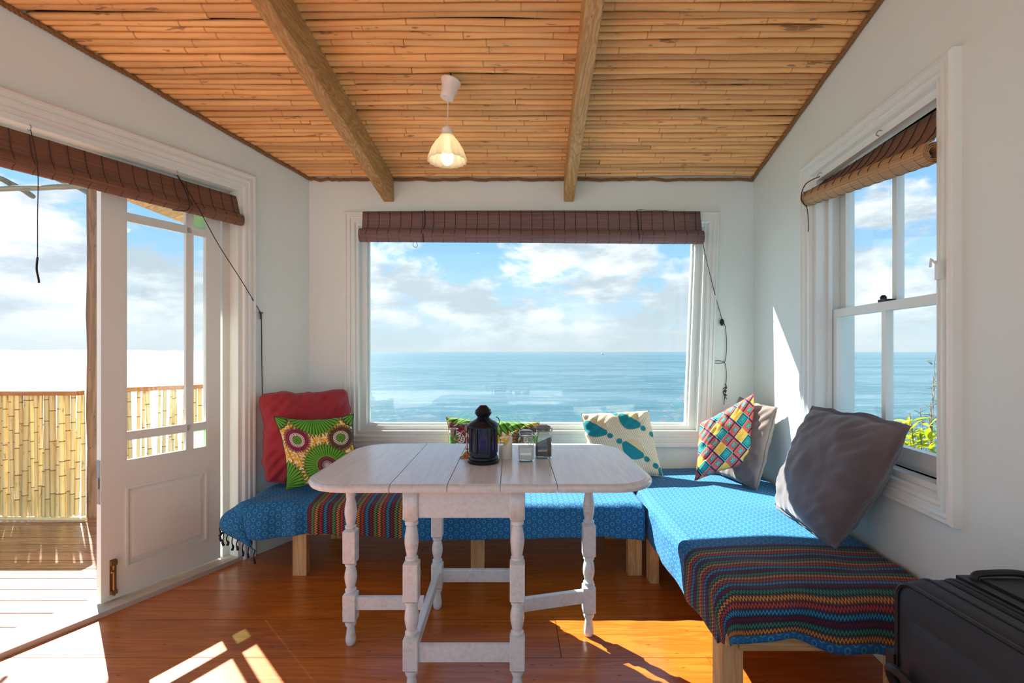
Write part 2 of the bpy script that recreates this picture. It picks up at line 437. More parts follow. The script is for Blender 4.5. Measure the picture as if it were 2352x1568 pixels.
# --- window_1: big sea window
w1 = empty('window_1', (0, BW, 0), 'large fixed picture window looking out to sea', 'window', kind='structure')
q_in = [(WX0, WZ0), (wxr(WZ0), WZ0), (wxr(WZ1), WZ1), (WX0, WZ1)]
q_out = [(WX0-.072, WZ0-.085), (wxr(WZ0)+.066, WZ0-.085), (wxr(WZ1)+.072, WZ1+.072), (WX0-.072, WZ1+.072)]
casing(FB, q_out, q_in).build('casing', WHITE, w1, smooth=30)
def lin_quad(fr, qa, qb, ta, tb_, tc):              # solid ring between quads qa (outer) and qb (inner) from depth ta to tb
    b = MB(); n = 4
    rs = []
    for i in range(4):
        a, c = qa[i], qb[i]
        rs.append([fr.p(a[0], a[1], ta), fr.p(a[0], a[1], tb_), fr.p(c[0], c[1], tb_), fr.p(c[0], c[1], ta)])
    return b.rings(rs, closed=True)
def inset(q, l, r, b_, t): return [(q[0][0]+l, q[0][1]+b_), (q[1][0]-r, q[1][1]+b_), (q[2][0]-r, q[2][1]-t), (q[3][0]+l, q[3][1]-t)]
q2 = inset(q_in, .016, .020, .022, .016)
lin_quad(FB, q_in, q2, -.002, .16, 0).build('jamb_lining', WHITE, w1)
q3 = inset(q2, .040, .040, .030, .03)
lin_quad(FB, q2, q3, .045, .13, 0).build('glazing_frame', WHITE, w1)
q4 = inset(q3, .012, .012, .012, .012)
lin_quad(FB, q3, q4, .075, .10, 0).build('glazing_bead', WHITE, w1)
b = MB(); FB.prism(b, inset(q4, -.008, -.008, -.008, -.008), .084, .090); b.build('pane', GLASS, w1)
# --- window_2: sash window on the right
w2 = empty('window_2', FR.p(1.19, 0), 'white two-over-two sash window above the bench', 'window', kind='structure')
r_in = [(RQ0, RZ0), (RQ1, RZ0), (RQ1, RZ1), (RQ0, RZ1)]
r_out = [(RQ0-.095, RZ0-.085), (RQ1+.075, RZ0-.085), (RQ1+.075, RZ1+.075), (RQ0-.095, RZ1+.075)]
casing(FR, r_out, r_in, k=1.25).build('casing', WHITE, w2, smooth=30)
r2 = inset(r_in, .022, .022, .022, .03)
lin_quad(FR, r_in, r2, -.002, .17, 0).build('jamb_lining', WHITE, w2)
lin_quad(FR, r2, inset(r2, .018, .018, .0, .0), .045, .062, 0).build('parting_bead', WHITE, w2)
def sash(z0, z1, t, rail_b, rail_t):
    s = MB(); a, c = RQ0+.024, RQ1-.024; st = .045
    FR.rect(s, a, a+st, z0, z1, t, t+.035); FR.rect(s, c-st, c, z0, z1, t, t+.035)
    FR.rect(s, a+st, c-st, z0, z0+rail_b, t, t+.035); FR.rect(s, a+st, c-st, z1-rail_t, z1, t, t+.035)
    o = s.build('sash', WHITE, w2)
    mm = MB(); mid = (a+c)/2; FR.rect(mm, mid-.013, mid+.013, z0+rail_b, z1-rail_t, t+.003, t+.032); mm.build('muntin', WHITE, o)
    for (p, q) in ((a+st, mid-.013), (mid+.013, c-st)):
        g = MB(); FR.rect(g, p-.004, q+.004, z0+rail_b-.004, z1-rail_t+.004, t+.016, t+.020); g.build('pane', GLASS, o)
    return o
sash(.742, 1.375, .065, .072, .036)
up = sash(1.345, 2.0, .105, .036, .05)
b = MB(); FR.rect(b, 1.17, 1.215, 1.375, 1.385, .06, .10); b.lathe([(.010, 0), (.012, .012), (.006, .02)], FR.p(1.18, 1.383, .075), 10); b.build('sash_lock', DARKMETAL, w2)
# --- door_1: deck door leaf + casing + threshold
d1 = empty('door_1', FL.p(.82, 0, .06), 'closed white half-glazed leaf of the deck doors', 'door', kind='structure')
casing(FL, [(DS0-.074, -.0), (DS0-.074, DZ+.088), (DS1+.074, DZ+.088), (DS1+.074, 0)], [(DS0, 0), (DS0, DZ), (DS1, DZ), (DS1, 0)], closed=False, k=1.1).build('casing', WHITE, d1, smooth=30)
b = MB(); FL.rect(b, DS0, DS0+.022, 0, DZ, -.002, .165); FL.rect(b, DS1-.022, DS1, 0, DZ, -.002, .165); FL.rect(b, DS0+.022, DS1-.022, DZ-.022, DZ, -.002, .165); b.build('jamb_lining', WHITE, d1)
b = MB(); FL.rect(b, DS0+.022, DS0+.062, 0.02, DZ-.022, .075, .12); FL.rect(b, DS0+.06, DS1-.022, DZ-.06, DZ-.022, .075, .12); b.build('door_stop', WHITE2, d1)
b = MB(); FL.prism(b, [(DS0, -.01), (DS1, -.01), (DS1, .022), (DS0, .022)], -.012, .17); b.build('threshold', M_plain('threshold_paint', lin((196, 186, 172)), .6, 0, .2, 14), d1)
LS0, LS1, LZ0, LZ1 = .546, 1.091, .030, 2.06          # leaf
T0, T1 = .060, .100
leaf = MB()
gl0, gl1 = LS0+.070, LS1-.095                        # glazing extents in s
ZB0, ZB1 = .655, 1.985
FL.rect(leaf, LS0, gl0, LZ0, LZ1, T0, T1); FL.rect(leaf, gl1, LS1, LZ0, LZ1, T0, T1)
FL.rect(leaf, gl0, gl1, ZB1, LZ1, T0, T1); FL.rect(leaf, gl0, gl1, .535, ZB0, T0, T1); FL.rect(leaf, gl0, gl1, LZ0, .155, T0, T1)
lf = leaf.build('leaf', WHITE2, d1)
b = MB(); FL.rect(b, gl0, gl1, .155, .535, T0+.014, T1-.014)
i0, i1 = gl0+.035, gl1-.035
b.hexa([FL.p(gl0+.004, .159, T0+.0145), FL.p(gl1-.004, .159, T0+.0145), FL.p(gl1-.004, .531, T0+.0145), FL.p(gl0+.004, .531, T0+.0145)],
       [FL.p(i0, .195, T0+.003), FL.p(i1, .195, T0+.003), FL.p(i1, .495, T0+.003), FL.p(i0, .495, T0+.003)])
b.build('panel', WHITE2, d1)
lin_quad(FL, [(gl0, .155), (gl1, .155), (gl1, .535), (gl0, .535)], inset([(gl0, .155), (gl1, .155), (gl1, .535), (gl0, .535)], .010, .010, .010, .010), T0-.004, T0+.016, 0).build('panel_moulding', WHITE2, d1)
ms = gl0+.090                                        # vertical muntin
zr = [ZB0, .775, 1.812, ZB1]
b = MB(); FL.rect(b, ms-.012, ms+.012, ZB0, ZB1, T0+.004, T1-.004)
for zz in zr[1:3]: FL.rect(b, gl0, gl1, zz-.014, zz+.014, T0+.004, T1-.004)
b.build('muntin', WHITE2, d1)
for ci, (a, c) in enumerate(((gl0, ms-.012), (ms+.012, gl1))):
    for ri in range(3):
        za = zr[ri]+(.014 if ri else 0); zb_ = zr[ri+1]-(.014 if ri < 2 else 0)
        g = MB(); FL.rect(g, a-.003, c+.003, za-.003, zb_+.003, .078, .082)
        green = ci == 0 and ri != 1
        pn = g.build('pane', GREENGLASS if green else GLASS, d1)
        if green: pn['label'] = 'pale green textured glass pane'
        qd = [(a, za), (c, za), (c, zb_), (a, zb_)]
        lin_quad(FL, qd, inset(qd, .007, .007, .007, .007), T0+.002, .077, 0).build('glazing_bead', WHITE2, d1)
# bolt on the leading stile
BR = M_plain('aged_brass', lin((150, 122, 80)), .4, .9, .25)
bs = LS1-.045
b = MB(); FL.rect(b, bs-.013, bs+.013, .055, .215, T0-.003, T0)
b.tube([FL.p(bs, z, T0-.010) for z in (.05, .12, .20)], .0055, 8)
FL.rect(b, bs-.012, bs+.012, .19, .212, T0-.016, T0-.002); FL.rect(b, bs-.012, bs+.012, .058, .075, T0-.016, T0-.002)
b.tube([FL.p(bs, .165, T0-.01), FL.p(bs+.012, .165, T0-.022), FL.p(bs+.016, .165, T0-.026)], .004, 6); b.build('bolt', BR, d1)
b = MB(); FL.rect(b, LS1, LS1+.0025, .48, .68, T0+.006, T1-.006); FL.rect(b, LS1+.0025, LS1+.006, .55, .60, T0+.012, T1-.012); b.build('lock_plate', STEEL, d1)
# --- baseboards
BP = [(0, 0), (0, .018), (.65, .018), (.70, .013), (.82, .015), (.9, .008), (1, .006), (1, 0)]
def baseb(fr, s0, s1, name, label, h=.16):
    b = MB(); b.rings([[fr.p(s, h*f, -d) for f, d in BP] for s in (s0, s1)])
    return tag(b.build(name, WHITE), label, 'baseboard', kind='structure')
baseb(FL, 0, DS0-.075, 'baseboard_left', 'white moulded skirting board between deck doors and corner')
baseb(FB, -1.31, 1.57, 'baseboard_back', 'white moulded skirting board under the sea window')
baseb(FR, 0.02, REND, 'baseboard_right', 'white moulded skirting board behind the right bench')
# ------------------------------------------------------------------ outdoors
def M_sea():
    mt = begin('sea_water'); c = coord(); cx, cy, cz = xyz(c)
    big = noi(scl(c, .0012, .006, 1), 1.0, 5, .6); mid = noi(scl(c, .02, .06, 1), 1.0, 5, .65); fin = noi(scl(c, .25, .5, 1), 1.0, 4, .6)
    col = mix(ss(big*.6+mid*.4, .38, .62), lin((36, 80, 92)), lin((78, 104, 114)))
    col = mix(ss(fin*.55+mid*.45, .54, .64)*.45, col, lin((146, 164, 172)))
    d = length(cx, cy); col = mix(ss(d, 1500.0, 9000.0)*.55, col, lin((84, 106, 120)))  # haze towards the horizon painted into the water colour
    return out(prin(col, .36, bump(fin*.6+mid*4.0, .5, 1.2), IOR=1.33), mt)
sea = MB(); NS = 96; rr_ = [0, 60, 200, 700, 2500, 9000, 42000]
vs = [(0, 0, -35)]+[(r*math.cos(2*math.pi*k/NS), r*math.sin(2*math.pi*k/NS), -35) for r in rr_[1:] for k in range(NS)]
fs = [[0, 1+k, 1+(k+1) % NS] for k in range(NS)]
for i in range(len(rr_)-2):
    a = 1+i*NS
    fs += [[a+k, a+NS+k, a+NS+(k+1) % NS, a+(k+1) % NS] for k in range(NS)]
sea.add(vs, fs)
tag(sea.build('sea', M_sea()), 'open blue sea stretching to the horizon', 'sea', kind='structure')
# distant land, low on the horizon
hb = MB()
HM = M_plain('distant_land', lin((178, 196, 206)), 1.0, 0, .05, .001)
def ridge(az0, az1, D, hmax, seed):
    n = 60; vs = []
    for k in range(n+1):
        a = math.radians(az0+(az1-az0)*k/n); e = math.sin(math.pi*k/n)**.5
        h = hmax*e*(.45+.55*abs(noise.noise((k*.13, seed, 0)))+.25*noise.noise((k*.5, seed, 3)))
        for dd, hh in ((D-800, -40), (D, h-35), (D+2500, -40)): vs.append((dd*math.sin(a), dd*math.cos(a), hh))
    fs = []
    for k in range(n):
        for j in range(2): fs.append([k*3+j, k*3+3+j, k*3+4+j, k*3+1+j])
    return MB().add(vs, fs)
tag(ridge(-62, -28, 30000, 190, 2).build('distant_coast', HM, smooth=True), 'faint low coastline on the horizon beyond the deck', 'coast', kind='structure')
# boat
bo = empty('boat', (0, 0, 0), 'tiny white boat far out near the horizon', 'boat')
bo.location = (1076.0, 5700.0, -35.0)
BWHT = M_plain('boat_white', lin((235, 235, 238)), .5)
b = MB(); b.hexa([(1060, 5690, -34), (1090, 5690, -34), (1093, 5700, -34), (1090, 5710, -34), (1060, 5710, -34)], [(1056, 5688, -27), (1094, 5688, -27), (1102, 5700, -25), (1094, 5712, -27), (1056, 5712, -27)]); b.build('hull', BWHT, bo)
b = MB().box((1064, 5692, -27), (1084, 5708, -17)).box((1068, 5694, -17), (1078, 5706, -11)); b.build('cabin', BWHT, bo)
b = MB().tube([(1073, 5700, -11), (1073, 5700, 1)], .5, 6); b.build('mast', DARKMETAL, bo)
# unseen paving added behind the house to bounce sunlight indoors
tag(MB().box((-9, -9, -.3), (7, REAR-.16, -.08)).build('bounce_terrace', M_plain('bounce_paving', lin((232, 230, 224)), .8, 0, .06, 3)), 'unseen pale paving added behind the house to bounce sunlight indoors', 'bounce_terrace', kind='structure')
# deck
deck = empty('deck', (-2.6, 2.4, -.03), 'weathered timber deck outside the doors', 'deck', kind='structure')
DBW = .112; yy = 3.55
def xo(y): return FL.p((BW-y)/.893, 0, 0)[0]-.168/.893
while yy > -1.6:
    a, c = yy-DBW+.003, yy-.003
    ra, rb = min(xo(a), -1.9), min(xo(c), -1.9)
    MB().hexa([(-5.2, a, -.06), (ra, a, -.06), (rb, c, -.06), (-5.2, c, -.06)], [(-5.2, a, -.03), (ra, a, -.03), (rb, c, -.03), (-5.2, c, -.03)]).build('board', DECKM, deck)
    yy -= DBW
MB().box((-5.2, -1.6, -.25), (-2.05, 3.5, -.07)).build('joist_frame', POSTM, deck) if False else None
jb = MB()
for xx in (-5.0, -4.2, -3.4, -2.6): jb.box((xx, xo(0)*0-1.6 if xx < -3.9 else (xx+2.892+.25)/.504, -.2), (xx+.05, 3.5, -.062))
jb.build('joist', POSTM, deck)
# bamboo fence
def pole(x, y, z0, z1, r, seed, lean=0.0, leany=0.0):
    rg = random.Random(seed); pts = []; rad = []; zz = z0; nodes = [z0]
    while zz < z1: zz += rg.uniform(.10, .22); nodes.append(min(zz, z1))
    for a, c in zip(nodes[:-1], nodes[1:]):
        if c-a < .02: continue
        for f, k in ((0, 1.12), (.006/(c-a), .97), (.5, 1.0), (1-.006/(c-a), .98)):
            z_ = a+(c-a)*f; q = (z_-z0)/(z1-z0); pts.append((x+lean*q, y+leany*q, z_)); rad.append(r*k)
    pts.append((x+lean, y+leany, z1)); rad.append(r)
    return MB().tube(pts, rad, 8), (len(pts)-1)//4
def put_pole(par, *a):
    mb_, nn_ = pole(*a); o = mb_.build('pole', BAMBOO, par, smooth=60, mats=[BAMBOO, POLEN])
    for j_ in range(1, nn_):
        for k_ in range(8): o.data.polygons[j_*32+k_].material_index = 1
POLEN = M_plain('bamboo_node', lin((120, 92, 52)), .7)
fa = empty('bamboo_fence', (-3.7, 3.43, -.03), 'bamboo pole balustrade with timber rail facing the open doorway', 'fence')
xx = -4.9; i = 0
while xx < -3.13:
    r = random.uniform(.010, .0185); xx += r
    put_pole(fa, xx, 3.43+random.uniform(-.012, .006), -.005+random.uniform(-.01, .015), .862, r, 100+i, random.uniform(-.02, .02))
    if i % 2 == 0: put_pole(fa, xx+.02, 3.462, -.01, .862, .012, 400+i, random.uniform(-.03, .03))
    xx += r+random.choice((-.001, 0, .001, .003)); i += 1
MB().box((-4.95, 3.40, .862), (-3.10, 3.475, .893)).build('rail', RAILM, fa)
MB().tube([(-4.95, 3.395, -.012), (-4.2, 3.40, -.016), (-3.6, 3.395, -.010), (-3.02, 3.395, -.014)], .014, 8).build('bottom_rail', BAMBOO, fa, smooth=True)
A_, B_ = Vector((-2.97, 3.57)), Vector((-2.05, 4.45))
fb = empty('bamboo_fence', (-2.5, 3.95, -.03), 'bamboo pole balustrade with gaps seen through the door glass', 'fence')
n = 40
for k in range(n):
    f = (k+.4)/n; p = A_.lerp(B_, f); r = random.uniform(.008, .014)
    put_pole(fb, p.x, p.y, .0, .87, r, 700+k, random.uniform(-.03, .03), random.uniform(-.03, .03))
FBn = Frame((A_.x, A_.y), tuple((B_-A_).normalized()), tuple(((B_-A_).normalized().y, -(B_-A_).normalized().x)))
b = MB(); FBn.rect(b, -.03, (B_-A_).length, .872, .905, -.04, .04); b.build('rail', RAILM, fb)
b = MB(); FBn.rect(b, -.03, (B_-A_).length, .02, .06, .016, .05); b.build('bottom_rail', RAILM, fb)
# pergola post and branches
pts = [(-3.062, 3.50, -.03)]+[(-3.062+noise.noise((k*.9, 2, 0))*.014, 3.50, k*.24) for k in range(1, 10)]+[(-3.062, 3.50, 2.36)]
tag(MB().tube(pts, [.036+.004*noise.noise((k*1.3, 0, 5)) for k in range(len(pts))], 8).build('pergola_post', POSTM, smooth=True), 'slim brown timber post standing at the end of the deck rail', 'post')
def branch(pts, r, label):
    P = bez(pts, 8); P = [p+Vector((0, 0, noise.noise((k*.4, r*500, 0))*.010)) for k, p in enumerate(P)]
    o = MB().tube(P, [r*(1+.18*noise.noise((k*.6, 3, r*300))) for k in range(len(P))], 8).build('pergola_branch', STICK, smooth=True)
    return tag(o, label, 'branch', 'pergola branches')
branch([(-4.6, 3.46, 2.30), (-3.8, 3.46, 2.345), (-3.3, 3.47, 2.365), (-3.03, 3.49, 2.385)], .020, 'pale horizontal branch joined to the top of the post')
branch([(-3.25, 2.7, 2.40), (-3.25, 3.05, 2.405), (-3.3, 3.45, 2.43), (-3.42, 3.88, 2.455)], .019, 'long dark branch crossing above the pale one')
branch([(-3.6, 2.8, 2.40), (-3.62, 3.2, 2.405), (-3.66, 3.46, 2.405), (-3.72, 3.72, 2.38)], .019, 'short dark branch nearest the left edge of view')
# eave
ev = empty('eave', (-1.9, 3.0, 2.05), 'timber roof eave seen through the top door pane', 'eave', kind='structure')
for k in range(5):
    y_a = 2.35+k*.22
    MB().hexa([(-2.14, y_a, 2.01), (-1.72-(3.2-y_a)*.0, y_a, 2.16), (-1.72, y_a+.215, 2.16), (-2.14, y_a+.215, 2.01)],
              [(-2.14, y_a, 2.03), (-1.72, y_a, 2.18), (-1.72, y_a+.215, 2.18), (-2.14, y_a+.215, 2.03)]).build('plank', PINEX, ev)
# bushes outside the sash window
def M_leaf(name, a, b_, tr=.45):
    mt = begin(name); r = rnd(); n = noi(coord(), 14, 2)
    col = mix(r, a, b_); col = mix(n*.4, col, tuple(k*1.3 for k in b_))
    t = nd('ShaderNodeBsdfTranslucent'); put(t.inputs[0], col)
    return out(shmix(tr, prin(col, .45), E(t.outputs[0])), mt)
LEAFY = M_leaf('yellow_green_leaf', lin((120, 150, 30)), lin((196, 196, 40))); LEAFD = M_leaf('olive_leaf', lin((84, 100, 84)), lin((120, 130, 110)), .2)
tag(MB().hexa([(1.85, .2, -1.4), (5.5, .2, -1.4), (5.5, 5.5, -1.4), (1.85, 5.5, -1.4)], [(1.85, .2, -.55), (5.5, .2, -.95), (5.5, 5.5, -1.0), (1.85, 5.5, -.6)]).build('ground', M_plain('garden_soil', lin((110, 96, 70)), .95, 0, .3, 3)), 'sloping garden bank below the sash window', 'ground', kind='structure')
def leaf_mesh(name, L, Wd, mat):
    vs = []; fs = []
    for k in range(5):
        f = k/4; w = Wd*math.sin(math.pi*min(1, f*.92+.06))**.8; z_ = -.25*L*f*f
        vs += [(-w, L*f, z_+w*.35), (0, L*f, z_), (w, L*f, z_+w*.35)]
    for k in range(4):
        for j in range(2): fs.append([k*3+j, k*3+1+j, k*3+4+j, k*3+3+j])
    me = bpy.data.meshes.new(name); me.from_pydata(vs, [], fs); me.materials.append(mat)
    for p in me.polygons: p.use_smooth = True
    return me
def bush(name, loc, stems, leafmesh, label, nleaf, stemmat, seed):
    rg = random.Random(seed); root = empty(name, loc, label, 'bush')
    for (top, n_) in stems:
        P = bez([loc, ((loc[0]*.6+top[0]*.4)+rg.uniform(-.04, .04), loc[1]*.6+top[1]*.4+rg.uniform(-.04, .04), loc[2]*.45+top[2]*.55), top], 8)
        MB().tube(P, [.004*(1-.8*k/len(P))+.001 for k in range(len(P))], 5).build('stem', stemmat, root)
        for k in range(n_):
            f = rg.uniform(.55, 1.0)**.6; p = P[min(len(P)-1, int(f*(len(P)-1)))]
            o = bpy.data.objects.new('leaf', leafmesh); COL.objects.link(o); o.parent = root
            o.location = p-Vector(loc)+Vector((rg.uniform(-.012, .012), rg.uniform(-.012, .012), rg.uniform(-.02, .02)))
            o.rotation_euler = (rg.uniform(.1, 1.1), rg.uniform(-.4, .4), rg.uniform(0, 6.28)); s = rg.uniform(.7, 1.25); o.scale = (s, s, s)
lm1 = leaf_mesh('leaf', .095, .014, LEAFY); lm2 = leaf_mesh('leaf', .055, .008, LEAFD)
rg = random.Random(3)
st = [((2.57+rg.uniform(-.20, .24), 3.02+rg.uniform(-.16, .18), .70+rg.uniform(-.22, .12)), 17) for _ in range(17)]
bush('leafy_bush', (2.68, 3.06, -.68), st, lm1, 'sunlit yellow-green bush just outside the sash window', 0, POSTM, 5)
st = [((3.10+rg.uniform(-.05, .16), 3.6+rg.uniform(-.1, .1), 1.10-.5*k/9+rg.uniform(-.05, .05)), 16) for k in range(9)]
bush('olive_shrub', (3.2, 3.6, -.78), st, lm2, 'grey-green upright shrub behind the yellow-green bush', 0, POSTM, 8)
# ------------------------------------------------------------------ roller blinds
def M_slat(name, a, b_, sc=260.0):
    mt = begin(name); u, v, _ = xyz(coord('UV'))
    n = noi(comb(u*3.0, v*sc, 0.0), 1.0, 3, .6); l = tri(v*sc*.5)
    col = mix(ss(n, .3, .7), a, b_); col = mul(.6, col, ramp(l, (0, (.45, .45, .45)), (.35, (1, 1, 1)), (1, (1, 1, 1))))
    t = nd('ShaderNodeBsdfTranslucent'); put(t.inputs[0], col)
    return out(shmix(.12, prin(col, .6, bump(l+n, .5, .002)), E(t.outputs[0])), mt)
SL_B = M_slat('purple_brown_slats', lin((150, 122, 120)), lin((122, 94, 94)))
SL_L = M_slat('brown_slats', lin((150, 108, 84)), lin((118, 80, 64)))
SL_T = M_slat('tan_slats', lin((208, 168, 120)), lin((182, 138, 92)), 200.0)
THREAD = M_plain('blind_thread', lin((58, 44, 46)), .9)
def blind(fr, profile, s0, s1, name, label, mats, nthread, cut=None, parent_loc_=None):
    """profile(s)-> list of (t,z) from top to the roll; split index list"""
    root = empty(name, fr.p((s0+s1)/2, profile((s0+s1)/2)[0][1]), label, 'blind')
    n = 24
    def part(nm, i0, i1, mat, e0, e1):
        b = MB(); P0 = profile(s0)[i0:i1]; m_ = len(P0)
        L = [0]
        for k in range(1, m_): L.append(L[-1]+math.hypot(P0[k][0]-P0[k-1][0], P0[k][1]-P0[k-1][1]))
        def f(u, v):
            s = (s0-e0)+(s1+e1-s0+e0)*u; P = profile(min(max(s, s0), s1))[i0:i1]; k = int(round(v*(m_-1)))
            return fr.p(s, P[k][1], P[k][0]), (s, L[k])
        b.sheet(n, m_-1, f)
        o = b.build(nm, mat, root, smooth=True)
        so_ = o.modifiers.new('thick', 'SOLIDIFY'); so_.thickness = .003; so_.offset = 0
        return o
    K = cut or len(profile(s0))
    part('slat_sheet', 0, K, mats[0], 0, 0)
    if cut: part('roll', K-1, None, mats[1], .012, .008)
    for k in range(nthread):
        s = s0+(s1-s0)*(k+.5)/nthread; P = profile(s)
        C = (sum(t for t, z in P)/len(P), sum(z for t, z in P)/len(P))
        pts = []
        for i, (t, z) in enumerate(P): pts.append(fr.p(s+.003*math.sin(i), z-(.0012 if i > K else 0), t-.0035 if i < K+6 else t))
        MB().tube(pts, .0016, 4).build('thread', THREAD, root)
    return root
def oval(ct, cz, rt, rz, a0, a1, n): return [(ct+rt*math.cos(math.radians(a0+(a1-a0)*k/n)), cz+rz*math.sin(math.radians(a0+(a1-a0)*k/n))) for k in range(n+1)]
def spiral(ct, cz, rt, rz, turns, n):
    return [(ct+rt*(1-.55*k/n)*math.cos(math.pi/2+2*math.pi*turns*k/n), cz+rz*(1-.55*k/n)*math.sin(math.pi/2+2*math.pi*turns*k/n)) for k in range(n+1)]
def pf_back(s):
    f = (s+.957)/2.164; dz = -.014*f
    top = [(-.050, 2.072+.006*math.sin(f*3)), (-.055, 2.03), (-.060, 1.985), (-.066, 1.955+dz)]
    return top + spiral(-.070, 1.913+dz, .036, .044, 2.4, 60)
bb = blind(FB, pf_back, -.957, 1.207, 'bamboo_blind', 'dark purple-brown slatted blind rolled up over the sea window', (SL_B, SL_B), 31, 4)
def pf_left(s):
    top = [(.010, 2.045), (-.004, 2.01), (-.018, 1.965), (-.030, 1.935)]
    return top + spiral(-.020, 1.908, .030, .032, 2.3, 60)
bl = blind(FL, pf_left, .49, 1.735, 'bamboo_blind', 'long brown slatted blind rolled up over the deck doors', (SL_L, SL_L), 21, 4)
def pf_right(s):
    f = (s-.77)/(1.61-.77); zt = 2.0-.02*f; zr_ = 1.925-.115*f
    return [(.035, zt), (.015, zt+(zr_+.04-zt)*.4), (-.005, zt+(zr_+.04-zt)*.75), (-.030, zr_+.040)] + spiral(-.030, zr_, .036, .038, 3.4, 90)
br = blind(FR, pf_right, .80, 1.60, 'bamboo_blind', 'blind with tan roll hanging crooked over the sash window', (SL_L, SL_T), 13, 4)
br.children[1]['label'] = 'tan reverse side of the rolled slats'
# cords, hooks, cleats
def cordpart(pts, name, root, r=.0016, mat=None, k=8): return MB().tube(bez(pts, k), r, 5).build(name, mat or CORD, root, smooth=True)
P = FL.p
cordpart([P(.806, 2.062, -.004), P(.75, 1.93, -.06), P(.62, 1.74, -.045), P(.48, 1.56, -.035), P(.350, 1.395, -.012)], 'pull_cord', bl, .0022)
cordpart([P(.806, 2.062, -.004), P(.79, 1.97, -.055), P(.775, 1.90, -.058), P(.80, 1.875, -.05), P(.84, 1.872, -.03)], 'cord_loop', bl, .0026)
cordpart([P(.350, 1.395, -.012), P(.346, 1.25, -.01), P(.345, 1.1, -.01), P(.342, .90, -.012)], 'hanging_cord', bl, .0026)
b = MB(); FL.rect(b, .338, .358, 1.365, 1.41, -.008, 0); b.tube([P(.348, 1.40, -.008), P(.348, 1.405, -.02), P(.348, 1.395, -.024)], .003, 6); b.build('cord_cleat', STEEL, bl)
for s in (.806, 1.35):
    b = MB(); b.tube(bez([P(s, 2.09, .01), P(s, 2.07, -.012), P(s+.004, 2.056, -.008), P(s+.006, 2.06, .002)], 5), .002, 6); b.build('hook', STEEL, bl)
cordpart([P(1.35, 2.065, -.006), P(1.35, 1.9, -.07), P(1.35, 1.7, -.07), P(1.35, 1.52, -.07)], 'pull_cord', bl, .0016)
cordpart([P(1.35, 1.545, -.07), P(1.353, 1.5, -.071), P(1.347, 1.46, -.07), P(1.346, 1.445, -.07)], 'cord_tassel', bl, .0036)
P = FB.p
cordpart([P(.80, 2.078, -.05), P(.82, 2.085, -.045), P(.88, 2.080, -.05), P(1.0, 2.075, -.05), P(1.21, 2.02, -.05)], 'top_cord', bb)
cordpart([P(1.21, 2.02, -.05), P(1.23, 1.86, -.04), P(1.29, 1.62, -.03), P(1.362, 1.385, -.012)], 'pull_cord', bb, .002)
cordpart([P(1.362, 1.385, -.012), P(1.385, 1.33, -.012), P(1.392, 1.22, -.012), P(1.385, 1.12, -.012), P(1.36, 1.10, -.012), P(1.31, 1.10, -.012), P(1.30, 1.11, -.012), P(1.35, 1.115, -.012), P(1.385, 1.09, -.012), P(1.39, .98, -.012), P(1.375, .83, -.012)], 'hanging_cord', bb, .002)
kn = [P(1.383+.012*math.sin(k*2.1), .955-.012*k*.5+.01*math.cos(k*1.7), -.012+.005*math.sin(k)) for k in range(14)]
cordpart(kn, 'cord_knot', bb, .0024)
b = MB().lathe([(.004, 0), (.012, .004), (.015, .012), (.012, .020), (.004, .024)], (0, 0, 0), 12)
b.v = [P(1.362+x_*.9, 1.365+y_*1.6, -.002-z_) for x_, y_, z_ in b.v]; b.build('cord_cleat', DARKMETAL, bb, smooth=True)
cordpart([P(-.62, 1.89, -.075), P(-.63, 1.85, -.078), P(-.61, 1.836, -.078), P(-.60, 1.85, -.078), P(-.615, 1.885, -.075)], 'cord_loop', bb, .0014)
for s in (-.56, .80):
    cordpart([P(s, 2.08, -.052), P(s+.005, 2.0, -.066), P(s, 1.95, -.085), P(s, 1.90, -.108), P(s, 1.868, -.085)], 'pull_cord', bb, .003)
P = FR.p
cordpart([P(.86, 2.005, -.01), P(.83, 1.98, -.06), P(.81, 1.92, -.072), P(.815, 1.875, -.05)], 'pull_cord', br, .0024)
cordpart([P(.81, 1.95, -.06), P(.795, 1.85, -.035), P(.79, 1.76, -.03)], 'hanging_cord', br, .002)
for s in (.86, 1.30):
    b = MB(); b.tube(bez([P(s, 2.015, .01), P(s, 2.02, -.012), P(s, 2.005, -.022), P(s, 1.998, -.012)], 5), .0022, 6); b.build('hook', STEEL, br)
b = MB(); FR.rect(b, 1.63, 1.645, 1.40, 1.46, -.045, -.03); b.tube([P(1.637, 1.45, -.045), P(1.637, 1.465, -.06), P(1.637, 1.44, -.062)], .004, 6); b.build('cord_cleat', WHITE, br)
# ------------------------------------------------------------------ pendant lamp
LX, LY = -.283, 2.21
zh = zc(LY)
lp = empty('pendant_lamp', (LX, LY, zh), 'lit pendant lamp with pleated frosted shade hanging from the reed ceiling', 'lamp')
LWHT = M_plain('lamp_white', lin((236, 228, 222)), .3)
b = MB().tube(bez([(LX, LY, zh+.02), (LX, LY, zh-.02), (LX+.008, LY, zh-.035), (LX+.004, LY, zh-.048)], 5), .0035, 6); b.build('hook', DARKMETAL, lp)
cup = MB().lathe([(.0, -.085), (.028, -.085), (.031, -.082), (.034, -.05), (.040, -.02), (.047, -.004), (.045, 0), (.041, -.004), (.03, -.03), (0, -.035)], (0, 0, 0), 24)
R_ = Matrix.Rotation(math.radians(14), 3, 'Y'); cup.v = [tuple(R_ @ Vector(p)+Vector((LX+.002, LY, zh-.028))) for p in cup.v]
cup.build('ceiling_rose', LWHT, lp, smooth=True)
zs = zh-.258
cordpart([(LX-.012, LY, zh-.112), (LX-.013, LY, zh-.17), (LX-.015, LY, zs+.02)], 'flex', lp, .0022, LWHT)
cx_ = LX-.016
